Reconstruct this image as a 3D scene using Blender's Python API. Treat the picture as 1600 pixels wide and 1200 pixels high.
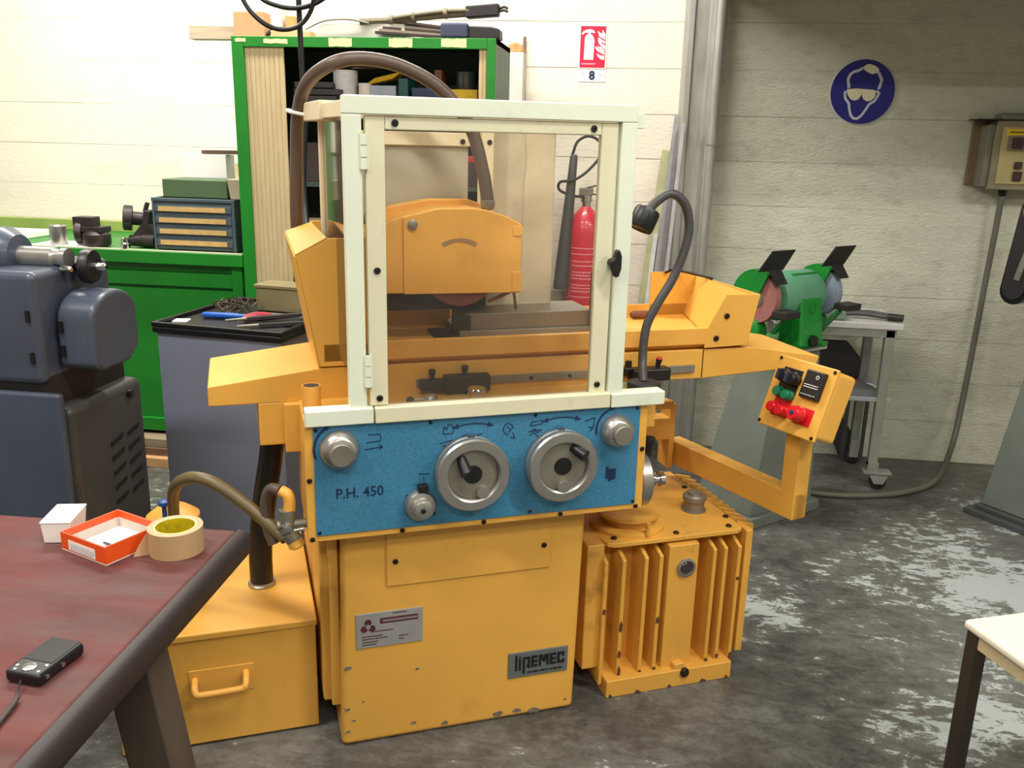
import bpy, bmesh, math, random
from mathutils import Vector, Matrix
random.seed(7)
for o in list(bpy.data.objects): bpy.data.objects.remove(o)
SC = bpy.context.scene
COL = SC.collection
R = math.radians
# ------------------------------------------------------------ camera
YAW, PITCH, ROLL = 0.1324704, 0.2683097, 0.02446018
fw = Vector((-math.sin(YAW), math.cos(YAW), 0)); rt = Vector((math.cos(YAW), math.sin(YAW), 0))
Fv = fw*math.cos(PITCH) - Vector((0, 0, 1))*math.sin(PITCH)
Uv = rt.cross(Fv)
R2 = rt*math.cos(ROLL) + Uv*math.sin(ROLL); U2 = Uv*math.cos(ROLL) - rt*math.sin(ROLL)
cd = bpy.data.cameras.new('camera'); cd.sensor_width = 36; cd.lens = 36*1383.934/1600; cd.clip_start = 0.05
cam = bpy.data.objects.new('camera', cd); COL.objects.link(cam)
cam.matrix_world = Matrix(((R2.x, U2.x, -Fv.x, 0), (R2.y, U2.y, -Fv.y, 0), (R2.z, U2.z, -Fv.z, 1.468309), (0, 0, 0, 1)))
SC.camera = cam
# ------------------------------------------------------------ world, light, exposure
W = bpy.data.worlds.new('world'); SC.world = W; W.use_nodes = True
W.node_tree.nodes['Background'].inputs[0].default_value = (0.8, 0.88, 1.0, 1)
W.node_tree.nodes['Background'].inputs[1].default_value = 0.3
VS = SC.view_settings
VS.view_transform = 'Standard'; VS.look = 'None'; VS.gamma = 1; VS.use_curve_mapping = False
VS.exposure = -0.6
# ceiling lamps: (x, y, z, length, angle, watts)
LAMPS = [(-2.3, 3.35, 3.0, 1.5, 0, 86), (-0.75, 3.35, 3.0, 1.5, 0, 72),
         (-2.0, 1.0, 3.4, 1.5, 0, 110), (0.6, 1.0, 3.4, 1.5, 0, 80),
         (-2.0, -1.6, 3.4, 1.5, 0, 90), (0.6, -1.6, 3.4, 1.5, 0, 90), (3.0, 0.6, 3.4, 1.5, 0, 135)]
LAMP_COL = (1.0, 0.965, 0.89)

# ------------------------------------------------------------ materials
def lin(c):
    return tuple(((v/255)/12.92 if v/255 <= 0.04045 else ((v/255+0.055)/1.055)**2.4) for v in c)
MATS = {}
def mat(name, rgb, rough=0.5, metal=0.0, var=0.12, scale=6.0, bump=0.0, bscale=60.0, dirt=None, dirt_amt=0.5, dirt_scale=3.0,
        stretch=(1, 1, 1), spec=0.5, coat=0.0, dirt_lo=0.55, dirt_hi=0.75):
    if name in MATS: return MATS[name]
    m = bpy.data.materials.new(name); m.use_nodes = True; MATS[name] = m
    nt = m.node_tree; N = nt.nodes; L = nt.links
    b = N['Principled BSDF']
    b.inputs['Roughness'].default_value = rough; b.inputs['Metallic'].default_value = metal
    b.inputs['Specular IOR Level'].default_value = spec; b.inputs['Coat Weight'].default_value = coat
    tc = N.new('ShaderNodeTexCoord'); mp = N.new('ShaderNodeMapping'); L.new(tc.outputs['Object'], mp.inputs[0])
    mp.inputs['Scale'].default_value = stretch
    n = N.new('ShaderNodeTexNoise'); n.inputs['Scale'].default_value = scale; n.inputs['Detail'].default_value = 5
    L.new(mp.outputs[0], n.inputs['Vector'])
    c = lin(rgb); r = N.new('ShaderNodeValToRGB')
    r.color_ramp.elements[0].position = 0.3; r.color_ramp.elements[1].position = 0.7
    r.color_ramp.elements[0].color = (*[max(0, v*(1-var)) for v in c], 1)
    r.color_ramp.elements[1].color = (*[min(1, v*(1+var)) for v in c], 1)
    L.new(n.outputs['Fac'], r.inputs[0]); out = r.outputs[0]
    if dirt is not None:
        d = N.new('ShaderNodeTexNoise'); d.inputs['Scale'].default_value = dirt_scale; d.inputs['Detail'].default_value = 8
        d.inputs['Roughness'].default_value = 0.65
        L.new(mp.outputs[0], d.inputs['Vector'])
        dr = N.new('ShaderNodeValToRGB'); dr.color_ramp.elements[0].position = dirt_lo; dr.color_ramp.elements[1].position = dirt_hi
        dr.color_ramp.elements[1].color = (dirt_amt,)*3+(1,)
        L.new(d.outputs['Fac'], dr.inputs[0])
        mx = N.new('ShaderNodeMixRGB'); mx.inputs[2].default_value = (*lin(dirt), 1)
        L.new(dr.outputs[0], mx.inputs[0]); L.new(out, mx.inputs[1]); out = mx.outputs[0]
    L.new(out, b.inputs['Base Color'])
    if bump:
        bn = N.new('ShaderNodeTexNoise'); bn.inputs['Scale'].default_value = bscale; bn.inputs['Detail'].default_value = 4
        L.new(mp.outputs[0], bn.inputs['Vector'])
        bp = N.new('ShaderNodeBump'); bp.inputs['Strength'].default_value = bump; bp.inputs['Distance'].default_value = 0.01
        L.new(bn.outputs['Fac'], bp.inputs['Height']); L.new(bp.outputs[0], b.inputs['Normal'])
    return m
def clear_pane(name, tint=(0.96, 0.97, 0.95), haze=0.04, hazecol=(0.8, 0.78, 0.7), ior=1.45):
    m = bpy.data.materials.new(name); m.use_nodes = True; MATS[name] = m
    nt = m.node_tree; N = nt.nodes; L = nt.links
    N.remove(N['Principled BSDF']); out = N['Material Output']
    t = N.new('ShaderNodeBsdfTransparent'); t.inputs[0].default_value = (*tint, 1)
    d = N.new('ShaderNodeBsdfDiffuse'); d.inputs[0].default_value = (*hazecol, 1)
    g = N.new('ShaderNodeBsdfGlossy'); g.inputs['Roughness'].default_value = 0.05
    tc_ = N.new('ShaderNodeTexCoord'); nz = N.new('ShaderNodeTexNoise'); nz.inputs['Scale'].default_value = 7; nz.inputs['Detail'].default_value = 5; L.new(tc_.outputs['Object'], nz.inputs['Vector'])
    mr = N.new('ShaderNodeMapRange'); mr.inputs['From Min'].default_value = 0.3; mr.inputs['From Max'].default_value = 0.8
    mr.inputs['To Min'].default_value = haze*0.75; mr.inputs['To Max'].default_value = haze*1.3
    L.new(nz.outputs['Fac'], mr.inputs['Value'])
    m1 = N.new('ShaderNodeMixShader'); L.new(mr.outputs[0], m1.inputs[0]); L.new(t.outputs[0], m1.inputs[1]); L.new(d.outputs[0], m1.inputs[2])
    fr = N.new('ShaderNodeFresnel'); fr.inputs[0].default_value = ior
    mu = N.new('ShaderNodeMath'); mu.operation = 'MULTIPLY'; mu.inputs[1].default_value = 0.9; L.new(fr.outputs[0], mu.inputs[0])
    m2 = N.new('ShaderNodeMixShader'); L.new(mu.outputs[0], m2.inputs[0]); L.new(m1.outputs[0], m2.inputs[1]); L.new(g.outputs[0], m2.inputs[2])
    L.new(m2.outputs[0], out.inputs[0])
    return m
def emitter(name, col, strength):
    m = bpy.data.materials.new(name); m.use_nodes = True; MATS[name] = m
    b = m.node_tree.nodes['Principled BSDF']; b.inputs['Emission Color'].default_value = (*col, 1); b.inputs['Emission Strength'].default_value = strength
    return m
yellow = mat('yellow_paint', (225, 169, 74), 0.38, var=0.06, scale=3, dirt=(150, 95, 40), dirt_amt=0.35, dirt_scale=5, dirt_lo=0.6, dirt_hi=0.85, bump=0.03, bscale=90)
yellow_worn = mat('yellow_paint_worn', (218, 162, 68), 0.45, var=0.08, scale=4, dirt=(95, 60, 30), dirt_amt=0.6, dirt_scale=7, dirt_lo=0.6, dirt_hi=0.75, bump=0.06, bscale=60)
orange = mat('orange_yellow_paint', (230, 168, 74), 0.4, var=0.06, scale=3, dirt=(150, 90, 40), dirt_amt=0.3, dirt_scale=5)
cream = mat('cream_white_paint', (224, 231, 212), 0.4, var=0.04, scale=5, dirt=(150, 140, 100), dirt_amt=0.3, dirt_scale=9, dirt_lo=0.62, dirt_hi=0.85)
cream_warm = mat('cream_aged_paint', (226, 208, 172), 0.5, var=0.05, dirt=(140, 110, 70), dirt_amt=0.35, dirt_scale=8, dirt_lo=0.6)
blue = mat('blue_panel_paint', (58, 124, 160), 0.42, var=0.16, scale=140, bump=0.05, bscale=200, dirt=(95, 140, 165), dirt_amt=0.45, dirt_scale=5, dirt_lo=0.5, dirt_hi=0.8)
ink = mat('dark_blue_print', (16, 44, 84), 0.5)
steel = mat('brushed_steel', (176, 174, 170), 0.34, 0.85, var=0.08, scale=25, bump=0.02)
steel_dull = mat('dull_steel', (140, 136, 124), 0.5, 0.6, var=0.12, scale=20, dirt=(90, 80, 60), dirt_amt=0.4, dirt_scale=20)
chrome = mat('chrome', (205, 205, 205), 0.14, 1.0, var=0.03)
black = mat('black_plastic', (20, 20, 22), 0.4, var=0.1)
black_matte = mat('black_matte_metal', (34, 31, 30), 0.6, var=0.2, scale=12)
rubber = mat('brown_rubber_hose', (92, 76, 66), 0.42, var=0.1, scale=8)
rubber_olive = mat('olive_rubber_hose', (104, 88, 58), 0.4, var=0.1, scale=8)
bolt_dark = mat('dark_bolt_head', (40, 28, 20), 0.5, 0.4, var=0.2, scale=80)
grey_sheet = mat('grey_beige_sheet', (172, 164, 142), 0.55, var=0.08, scale=4)
grey_plate = mat('grey_plate', (158, 158, 158), 0.4, 0.2, var=0.06, scale=20)
maroon = mat('maroon_print', (84, 34, 40), 0.5)
green = mat('green_cabinet_paint', (24, 125, 34), 0.4, var=0.1, scale=5, dirt=(12, 80, 24), dirt_amt=0.5, dirt_scale=3, bump=0.03, bscale=120)
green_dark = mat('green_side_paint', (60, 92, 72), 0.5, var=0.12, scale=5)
tambour = None
red = mat('red_button', (200, 22, 34), 0.3, var=0.08)
red_ext = mat('red_extinguisher_paint', (200, 24, 52), 0.3, var=0.05, coat=0.3)
white_print = mat('white_print', (240, 238, 235), 0.5, var=0.02)
green_btn = mat('green_button', (10, 110, 76), 0.3, var=0.08)
wood_pale = mat('pale_wood', (206, 172, 120), 0.6, var=0.18, scale=4, stretch=(1, 12, 12))
cardboard = mat('cardboard', (196, 150, 108), 0.75, var=0.1)
wheel_red = mat('pink_abrasive', (150, 98, 92), 0.9, var=0.1, scale=90, bump=0.2, bscale=300)
grey_blue = mat('blue_grey_machine_paint', (66, 74, 90), 0.35, var=0.1, scale=5, dirt=(48, 50, 56), dirt_amt=0.5, dirt_scale=3, coat=0.1)
grey_blue_dark = mat('dark_grey_machine_paint', (62, 64, 64), 0.4, var=0.12, scale=5, dirt=(110, 108, 100), dirt_amt=0.3, dirt_scale=4)
trolley_grey = mat('grey_trolley_paint', (126, 134, 156), 0.5, var=0.05, scale=4, dirt=(70, 70, 70), dirt_amt=0.5, dirt_scale=40, dirt_lo=0.72, dirt_hi=0.76)
ped_grey = mat('grey_green_pedestal_paint', (106, 113, 105), 0.5, var=0.12, scale=6, dirt=(80, 84, 78), dirt_amt=0.5, dirt_scale=4)
zinc = mat('galvanised_steel', (168, 168, 162), 0.42, 0.5, var=0.14, scale=14, stretch=(3, 3, 0.5))
paper = mat('white_paper', (240, 238, 234), 0.7, var=0.03)

# ------------------------------------------------------------ mesh builder
class MB:
    def __init__(s): s.v = []; s.f = []
    def add(s, vs, fs):
        n = len(s.v); s.v += [tuple(p) for p in vs]; s.f += [tuple(i+n for i in f) for f in fs]; return s
    def box(s, x0, x1, y0, y1, z0, z1):
        return s.add([(x0,y0,z0),(x1,y0,z0),(x1,y1,z0),(x0,y1,z0),(x0,y0,z1),(x1,y0,z1),(x1,y1,z1),(x0,y1,z1)],
                     [(0,3,2,1),(4,5,6,7),(0,1,5,4),(1,2,6,5),(2,3,7,6),(3,0,4,7)])
    def prism(s, poly, ax, a, b):
        def P(p, t):
            return {'y': (p[0], t, p[1]), 'x': (t, p[0], p[1]), 'z': (p[0], p[1], t)}[ax]
        n = len(poly)
        return s.add([P(p, a) for p in poly]+[P(p, b) for p in poly],
                     [tuple(range(n)), tuple(range(2*n-1, n-1, -1))]+[(i, (i+1) % n, n+(i+1) % n, n+i) for i in range(n)])
    def loft(s, A, B):
        n = len(A)
        return s.add(list(A)+list(B), [tuple(range(n)), tuple(range(2*n-1, n-1, -1))]+[(i, (i+1) % n, n+(i+1) % n, n+i) for i in range(n)])
    def lathe(s, o, ax, prof, n=24):
        o = Vector(o); ax = Vector(ax).normalized()
        t = Vector((0, 0, 1)) if abs(ax.z) < 0.9 else Vector((1, 0, 0))
        u = ax.cross(t).normalized(); w = ax.cross(u)
        vs = []; fs = []
        for r, h in prof:
            for i in range(n):
                a = 2*math.pi*i/n; vs.append(o+ax*h+(u*math.cos(a)+w*math.sin(a))*max(r, 1e-5))
        k = len(prof)
        for j in range(k-1):
            for i in range(n):
                fs.append((j*n+i, j*n+(i+1) % n, (j+1)*n+(i+1) % n, (j+1)*n+i))
        fs.append(tuple(range(n))); fs.append(tuple(range((k-1)*n, k*n)))
        return s.add(vs, fs)
    def cyl(s, p0, p1, r0, r1=None, n=16):
        p0 = Vector(p0); d = Vector(p1)-p0
        return s.lathe(p0, d, [(r0, 0), (r0 if r1 is None else r1, d.length)], n)
    def tube(s, pts, r, n=10, smooth=True, seg=6):
        P = [Vector(p) for p in pts]
        if smooth and len(P) > 2:
            Q = []
            E = [P[0]*2-P[1]]+P+[P[-1]*2-P[-2]]
            for i in range(1, len(E)-2):
                for k in range(seg):
                    t = k/seg; a, b, c, d = E[i-1:i+3]
                    Q.append(0.5*((2*b)+(-a+c)*t+(2*a-5*b+4*c-d)*t*t+(-a+3*b-3*c+d)*t**3))
            Q.append(P[-1]); P = Q
        vs = []; fs = []; up = None
        for i, p in enumerate(P):
            T = (P[min(i+1, len(P)-1)]-P[max(i-1, 0)]).normalized()
            if up is None:
                up = T.orthogonal().normalized()
            up = (up-T*up.dot(T)).normalized(); w = T.cross(up)
            rr = r(i/(len(P)-1)) if callable(r) else r
            for k in range(n):
                a = 2*math.pi*k/n; vs.append(p+(up*math.cos(a)+w*math.sin(a))*rr)
        for j in range(len(P)-1):
            for i in range(n):
                fs.append((j*n+i, j*n+(i+1) % n, (j+1)*n+(i+1) % n, (j+1)*n+i))
        fs.append(tuple(range(n))); fs.append(tuple(range((len(P)-1)*n, len(P)*n)))
        return s.add(vs, fs)
    def bar(s, p0, p1, w, h, up=(0, 0, 1)):
        p0 = Vector(p0); p1 = Vector(p1); T = (p1-p0).normalized(); u = Vector(up)
        if abs(T.dot(u)) > 0.95: u = Vector((0, 1, 0))
        sd = T.cross(u).normalized(); u = sd.cross(T)
        c = [sd*(w/2)+u*(h/2), -sd*(w/2)+u*(h/2), -sd*(w/2)-u*(h/2), sd*(w/2)-u*(h/2)]
        return s.loft([p0+k for k in c], [p1+k for k in c])
    def slab(s, quad, t):
        q = [Vector(p) for p in quad]; n = (q[1]-q[0]).cross(q[2]-q[0]).normalized()*t
        return s.loft(q, [p+n for p in q])
    def build(s, name, m, parent=None, bevel=0.0, loc=None, rot=None, smooth=38, seg=2):
        me = bpy.data.meshes.new(name); me.from_pydata(s.v, [], s.f)
        bm = bmesh.new(); bm.from_mesh(me); bmesh.ops.recalc_face_normals(bm, faces=bm.faces); bm.to_mesh(me); bm.free()
        me.materials.append(m)
        if smooth:
            me.shade_smooth(); me.set_sharp_from_angle(angle=R(smooth))
        return link(name, me, parent, loc, rot, bevel, seg)
def link(name, me, parent=None, loc=None, rot=None, bevel=0, seg=2):
    o = bpy.data.objects.new(name, me); COL.objects.link(o)
    if parent is not None: o.parent = parent
    if loc is not None: o.location = loc
    if rot is not None: o.rotation_euler = rot
    if bevel:
        b = o.modifiers.new('bevel', 'BEVEL'); b.width = bevel; b.segments = seg; b.limit_method = 'ANGLE'; b.angle_limit = R(40)
        b.harden_normals = True
    return o
def empty(name, loc=(0, 0, 0), rz=0.0):
    o = bpy.data.objects.new(name, None); COL.objects.link(o); o.location = loc; o.rotation_euler = (0, 0, rz); o.empty_display_size = 0.1
    return o
def tag(o, label, cat, group=None):
    o['label'] = label; o['category'] = cat
    if group: o['group'] = group
    return o
def struct(o, label=None):
    o['kind'] = 'structure'
    if label: o['label'] = label
    return o
def part(o, label): o['label'] = label; return o
def text_mesh(name, body, size, m, parent, loc, rot, ext=0.0008, bold=0.0, align='LEFT', sx=1.0):
    c = bpy.data.curves.new(name, 'FONT'); c.body = body; c.size = size; c.extrude = ext; c.offset = bold; c.align_x = align; c.resolution_u = 3
    t = bpy.data.objects.new(name, c); COL.objects.link(t)
    bpy.context.view_layer.update()
    me = bpy.data.meshes.new_from_object(t.evaluated_get(bpy.context.evaluated_depsgraph_get()))
    bpy.data.objects.remove(t); me.materials.clear(); me.materials.append(m)
    o = link(name, me, parent, loc, rot); o.scale = (sx, 1, 1)
    return o
SCREW = {}
def screw(parent, loc, r=0.006, m=None, rot=(0, 0, 0), name='screw'):
    m = m or bolt_dark
    k = (round(r, 4), m.name)
    if k not in SCREW:
        b = MB().lathe((0, 0, 0), (0, -1, 0), [(r, -0.002), (r, r*0.35), (r*0.75, r*0.6), (r*0.3, r*0.6), (r*0.3, r*0.3)], 10)
        o = b.build(name, m, parent, loc=loc, rot=rot); SCREW[k] = o.data; return o
    return link(name, SCREW[k], parent, loc, rot)
FR = (R(90), 0, 0)   # text lying in a wall facing -y

# ============================================================ STRUCTURE
def floor_material():
    m = bpy.data.materials.new('worn_painted_concrete'); m.use_nodes = True
    nt = m.node_tree; N = nt.nodes; L = nt.links; b = N['Principled BSDF']
    tc = N.new('ShaderNodeTexCoord')
    def noise(scale, detail=6, rough=0.6, st=(1, 1, 1), rz=0.0, dist=0.0):
        mp = N.new('ShaderNodeMapping'); mp.inputs['Scale'].default_value = st; mp.inputs['Rotation'].default_value = (0, 0, rz)
        L.new(tc.outputs['Object'], mp.inputs[0])
        n = N.new('ShaderNodeTexNoise'); n.inputs['Scale'].default_value = scale; n.inputs['Detail'].default_value = detail
        n.inputs['Roughness'].default_value = rough; n.inputs['Distortion'].default_value = dist
        L.new(mp.outputs[0], n.inputs['Vector']); return n.outputs['Fac']
    def ramp(f, stops):
        r = N.new('ShaderNodeValToRGB'); e = r.color_ramp.elements
        while len(e) < len(stops): e.new(0.5)
        for k, (p, c) in zip(e, stops): k.position = p; k.color = (*c, 1)
        L.new(f, r.inputs[0]); return r.outputs[0]
    def mix(f, a, c, mode='MIX'):
        x = N.new('ShaderNodeMixRGB'); x.blend_type = mode
        if isinstance(f, float): x.inputs[0].default_value = f
        else: L.new(f, x.inputs[0])
        L.new(a, x.inputs[1])
        if isinstance(c, tuple): x.inputs[2].default_value = (*c, 1)
        else: L.new(c, x.inputs[2])
        return x.outputs[0]
    base = ramp(noise(1.3, 9, 0.7), [(0.32, lin((54, 51, 49))), (0.5, lin((80, 78, 74))), (0.68, lin((108, 108, 103)))])
    fine = ramp(noise(16, 9, 0.8), [(0.36, (0.5,)*3), (0.64, (1.25,)*3)])
    base = mix(0.75, base, fine, 'MULTIPLY')
    # where the pale coat survives: crisp streaky flakes inside large cloudy areas
    cloud = noise(1.05, 3, 0.5); isl = noise(7.5, 10, 0.78, (1, 1, 1), 0.5, 0.5); streak = noise(15, 8, 0.74, (0.8, 1.9, 1), 0.9, 0.6)
    s1 = N.new('ShaderNodeMath'); s1.operation = 'ADD'; L.new(isl, s1.inputs[0]); L.new(streak, s1.inputs[1])
    s2 = N.new('ShaderNodeMath'); s2.operation = 'MULTIPLY_ADD'; L.new(cloud, s2.inputs[0]); s2.inputs[1].default_value = 1.3; L.new(s1.outputs[0], s2.inputs[2])
    # the pale coat is kept best beside the grinder and in a few islands, worn off along the walkways
    for cx, cy, rad, amt in ((0.66, 2.85, 0.55, 0.16), (0.86, 2.2, 0.45, 0.13), (1.35, 3.0, 0.4, 0.08), (1.08, 3.4, 0.35, 0.08), (-0.3, 1.4, 0.9, -0.08), (0.35, 1.7, 0.6, -0.06), (1.1, 4.3, 0.75, -0.35), (2.2, 4.3, 0.8, -0.35)):
        vd = N.new('ShaderNodeVectorMath'); vd.operation = 'DISTANCE'; vd.inputs[1].default_value = (cx, cy, 0); L.new(tc.outputs['Object'], vd.inputs[0])
        mk = N.new('ShaderNodeMapRange'); mk.interpolation_type = 'SMOOTHSTEP'; mk.inputs['From Min'].default_value = 0; mk.inputs['From Max'].default_value = rad; mk.inputs['To Min'].default_value = amt; mk.inputs['To Max'].default_value = 0
        L.new(vd.outputs['Value'], mk.inputs['Value'])
        ad = N.new('ShaderNodeMath'); ad.operation = 'ADD'; L.new(s2.outputs[0], ad.inputs[0]); L.new(mk.outputs[0], ad.inputs[1]); s2 = ad
    mr = N.new('ShaderNodeMapRange'); mr.inputs['From Min'].default_value = 1.79; mr.inputs['From Max'].default_value = 1.84
    L.new(s2.outputs[0], mr.inputs['Value'])
    soft = N.new('ShaderNodeMapRange'); soft.inputs['From Min'].default_value = 1.5; soft.inputs['From Max'].default_value = 1.95; soft.inputs['To Max'].default_value = 0.45
    L.new(s2.outputs[0], soft.inputs['Value'])
    c = mix(soft.outputs[0], base, lin((146, 148, 142)))
    c = mix(mr.outputs[0], c, lin((172, 180, 178)))
    L.new(c, b.inputs['Base Color'])
    rr = N.new('ShaderNodeMapRange'); rr.inputs['To Min'].default_value = 0.28; rr.inputs['To Max'].default_value = 0.6
    L.new(noise(3, 5), rr.inputs['Value']); L.new(rr.outputs[0], b.inputs['Roughness'])
    bp = N.new('ShaderNodeBump'); bp.inputs['Strength'].default_value = 0.15; bp.inputs['Distance'].default_value = 0.01
    L.new(noise(30, 6, 0.7), bp.inputs['Height']); L.new(bp.outputs[0], b.inputs['Normal'])
    return m
WY = 4.343
struct(MB().box(-5, 4.5, -4.5, WY+0.25, -0.1, 0).build('floor', floor_material()), 'dark worn concrete floor with flaking pale paint')
wall_white = mat('white_wall_paint', (238, 229, 214), 0.7, var=0.03, scale=2, dirt=(214, 196, 176), dirt_amt=0.6, dirt_scale=1.8, bump=0.22, bscale=40, stretch=(1, 1, 2))
wall_grey = mat('bay_wall_grey', (192, 192, 174), 0.85, var=0.06, scale=3, dirt=(138, 134, 116), dirt_amt=0.55, dirt_scale=9, bump=0.5, bscale=60, stretch=(1, 1, 2), dirt_lo=0.5, dirt_hi=0.8)  # wall right of the column, greyer and more mottled than the left
joint = mat('wall_joint', (168, 160, 142), 0.9)
plain = mat('plain_wall_paint', (210, 205, 190), 0.8)
ceil_m = mat('ceiling_paint', (200, 198, 190), 0.8)
def course_mesh(x0, x1, z0, z1, seed):
    # one course of blocks: front face with slightly uneven horizontal arrises
    rnd = random.Random(seed); n = max(2, int((x1-x0)/0.06)); b = MB()
    top = []; bot = []; w0 = 0; w1 = 0; ph = rnd.uniform(0, 9)
    for i in range(n+1):
        w0 = w0*0.85+rnd.uniform(-1, 1)*0.0011; w1 = w1*0.85+rnd.uniform(-1, 1)*0.0011
        op = 0.5+0.5*math.sin(ph+i*0.11+math.sin(i*0.05+ph)*2)      # mortar washed out here, open there
        bot.append(z0+0.0002+0.0012*op+0.4*max(0, w0)); top.append(z1-0.0002-0.0012*op-0.4*max(0, w1))
    vs = []; fs = []
    for i in range(n+1):
        x = x0+(x1-x0)*i/n
        vs += [(x, WY, bot[i]), (x, WY, top[i]), (x, WY+0.05, bot[i]), (x, WY+0.05, top[i])]
    for i in range(n):
        a = 4*i; c = a+4
        fs += [(a, c, c+1, a+1), (a+1, c+1, c+3, a+3), (a, a+2, c+2, c)]
    return b.add(vs, fs)
def course_wall(name, x0, x1, m, seed, label):
    w = struct(MB().box(x0, x1, WY+0.0035, WY+0.25, 0, 4.0).build(name, joint), label)
    for k in range(20):
        course_mesh(x0, x1, k*0.2, k*0.2+0.2, seed+k).build('block_course', m, w)
    return w
course_wall('wall_back', -5, 0.2, wall_white, 10, 'white painted block wall behind the green cabinet')
course_wall('wall_back_bay', 0.2, 4.5, wall_grey, 50, 'grey block wall behind the bench grinder')
struct(MB().box(-5.2, -5, -4.5, WY+0.25, 0, 4).build('wall_left', plain))
struct(MB().box(4.5, 4.7, -4.5, WY+0.25, 0, 4).build('wall_right', plain))
struct(MB().box(-5.2, 4.7, -4.7, -4.5, 0, 4).build('wall_front', plain))
struct(MB().box(-5.2, 4.7, -4.7, WY+0.25, 4, 4.2).build('ceiling', ceil_m))
struct(MB().box(0.34, 4.5, 2.95, WY, 2.125, 2.36).build('shade_slab', mat('shade_slab_grey', (120, 112, 98), 0.85), bevel=0.01), 'unseen slab added above the grinding bay to shade the wall')  # unseen slab added to keep overhead lamplight off the wall top
# steel column on the wall
colm = struct(MB().prism([(0.165, WY), (0.165, WY-0.02), (0.18, WY-0.13), (0.205, WY-0.13), (0.21, WY-0.11), (0.27, WY-0.11), (0.29, WY-0.13), (0.30, WY-0.13), (0.31, WY)], 'z', 0, 4).build('trim_1', zinc, bevel=0.003), 'grey steel column on the wall')
MB().cyl((0.315, WY-0.115, 0), (0.315, WY-0.115, 4), 0.024).build('conduit', zinc, colm)
MB().cyl((0.315, WY-0.115, 1.47), (0.315, WY-0.115, 1.53), 0.028).build('conduit_sleeve', zinc, colm)
# ceiling lamps
tube_m = emitter('lit_fluorescent_tube', LAMP_COL, 6.0)
lamp_white = mat('lamp_housing_white', (235, 235, 230), 0.4)
names = ['over the toolbox end of the green bench', 'over the green cabinet', 'over the red table', 'over the surface grinder', 'behind the camera on the left', 'behind the camera on the right', 'over the right-hand aisle']
for (x, y, z, ln, a, w), nm in zip(LAMPS, names):
    t = tag(empty('ceiling_lamp', (x, y, z), R(a)), 'white twin-tube ceiling lamp '+nm, 'lamp', 'ceiling lamps')
    MB().prism([(-0.09, 0.02), (-0.05, 0.07), (0.05, 0.07), (0.09, 0.02), (0.085, 0.015), (-0.085, 0.015)], 'x', -ln/2, ln/2).build('housing', lamp_white, t)
    for s in (-0.045, 0.045):
        MB().cyl((-ln/2+0.03, s, 0.0), (ln/2-0.03, s, 0.0), 0.013, n=10).build('tube', tube_m, t)
    for s in (-ln/2+0.2, ln/2-0.2):
        MB().cyl((s, 0, 0.07), (s, 0, 4-z), 0.006, n=6).build('suspension_rod', zinc, t)
    ld = bpy.data.lights.new('tube_light', 'AREA'); ld.shape = 'RECTANGLE'; ld.size = ln; ld.size_y = 0.16; ld.energy = w; ld.color = LAMP_COL
    lo = bpy.data.objects.new('tube_light', ld); COL.objects.link(lo); lo.parent = t; lo.location = (0, 0, -0.02)

# ============================================================ SURFACE GRINDER (local frame: x along the machine, y away from the operator)
G = tag(empty('surface_grinder', (-0.6467, 1.8183, 0), R(25)), 'yellow surface grinding machine with blue control panel and white framed guard', 'grinding machine')
GB = MB().loft([(0, 0, 0), (0.614, 0, 0), (0.614, 0.6, 0), (0, 0.6, 0)], [(0.012, 0, 0.6), (0.626, 0, 0.6), (0.626, 0.6, 0.6), (0.012, 0.6, 0.6)])
base = GB.build('base', yellow, G, bevel=0.014, seg=3)
MB().box(-0.036, 0.012, 0.055, 0.6, 0.10, 0.6).build('side_cover', yellow, base, bevel=0.006)
MB().box(-0.018, 0.006, 0.03, 0.06, 0.10, 0.6).build('side_seam', yellow, base, bevel=0.004)
cp = MB().box(0.117, 0.531, -0.005, 0.002, 0.429, 0.583).build('cover_plate', yellow, G, bevel=0.001)
screw(cp, (0.138, -0.005, 0.493), 0.007); screw(cp, (0.513, -0.005, 0.492), 0.007)
chip = mat('paint_chip', (122, 112, 100), 0.6, var=0.3, scale=60)
rc = random.Random(3)
for (x, z, s) in [(0.02, 0.22, 0.012), (0.015, 0.105, 0.008), (0.03, 0.07, 0.006), (0.015, 0.04, 0.007), (0.26, 0.018, 0.012), (0.40, 0.02, 0.016), (0.455, 0.02, 0.012), (0.59, 0.03, 0.006), (0.5, 0.012, 0.02), (0.18, 0.035, 0.01), (0.055, 0.12, 0.005), (0.19, 0.19, 0.006)]:
    pts = [(x+s*math.cos(a)*rc.uniform(0.5, 1.2), z+s*0.6*math.sin(a)*rc.uniform(0.5, 1.2)) for a in [k*math.pi/4 for k in range(8)]]
    MB().prism(pts, 'y', -0.0008, 0.004).build('paint_chip', chip, base)
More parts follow.
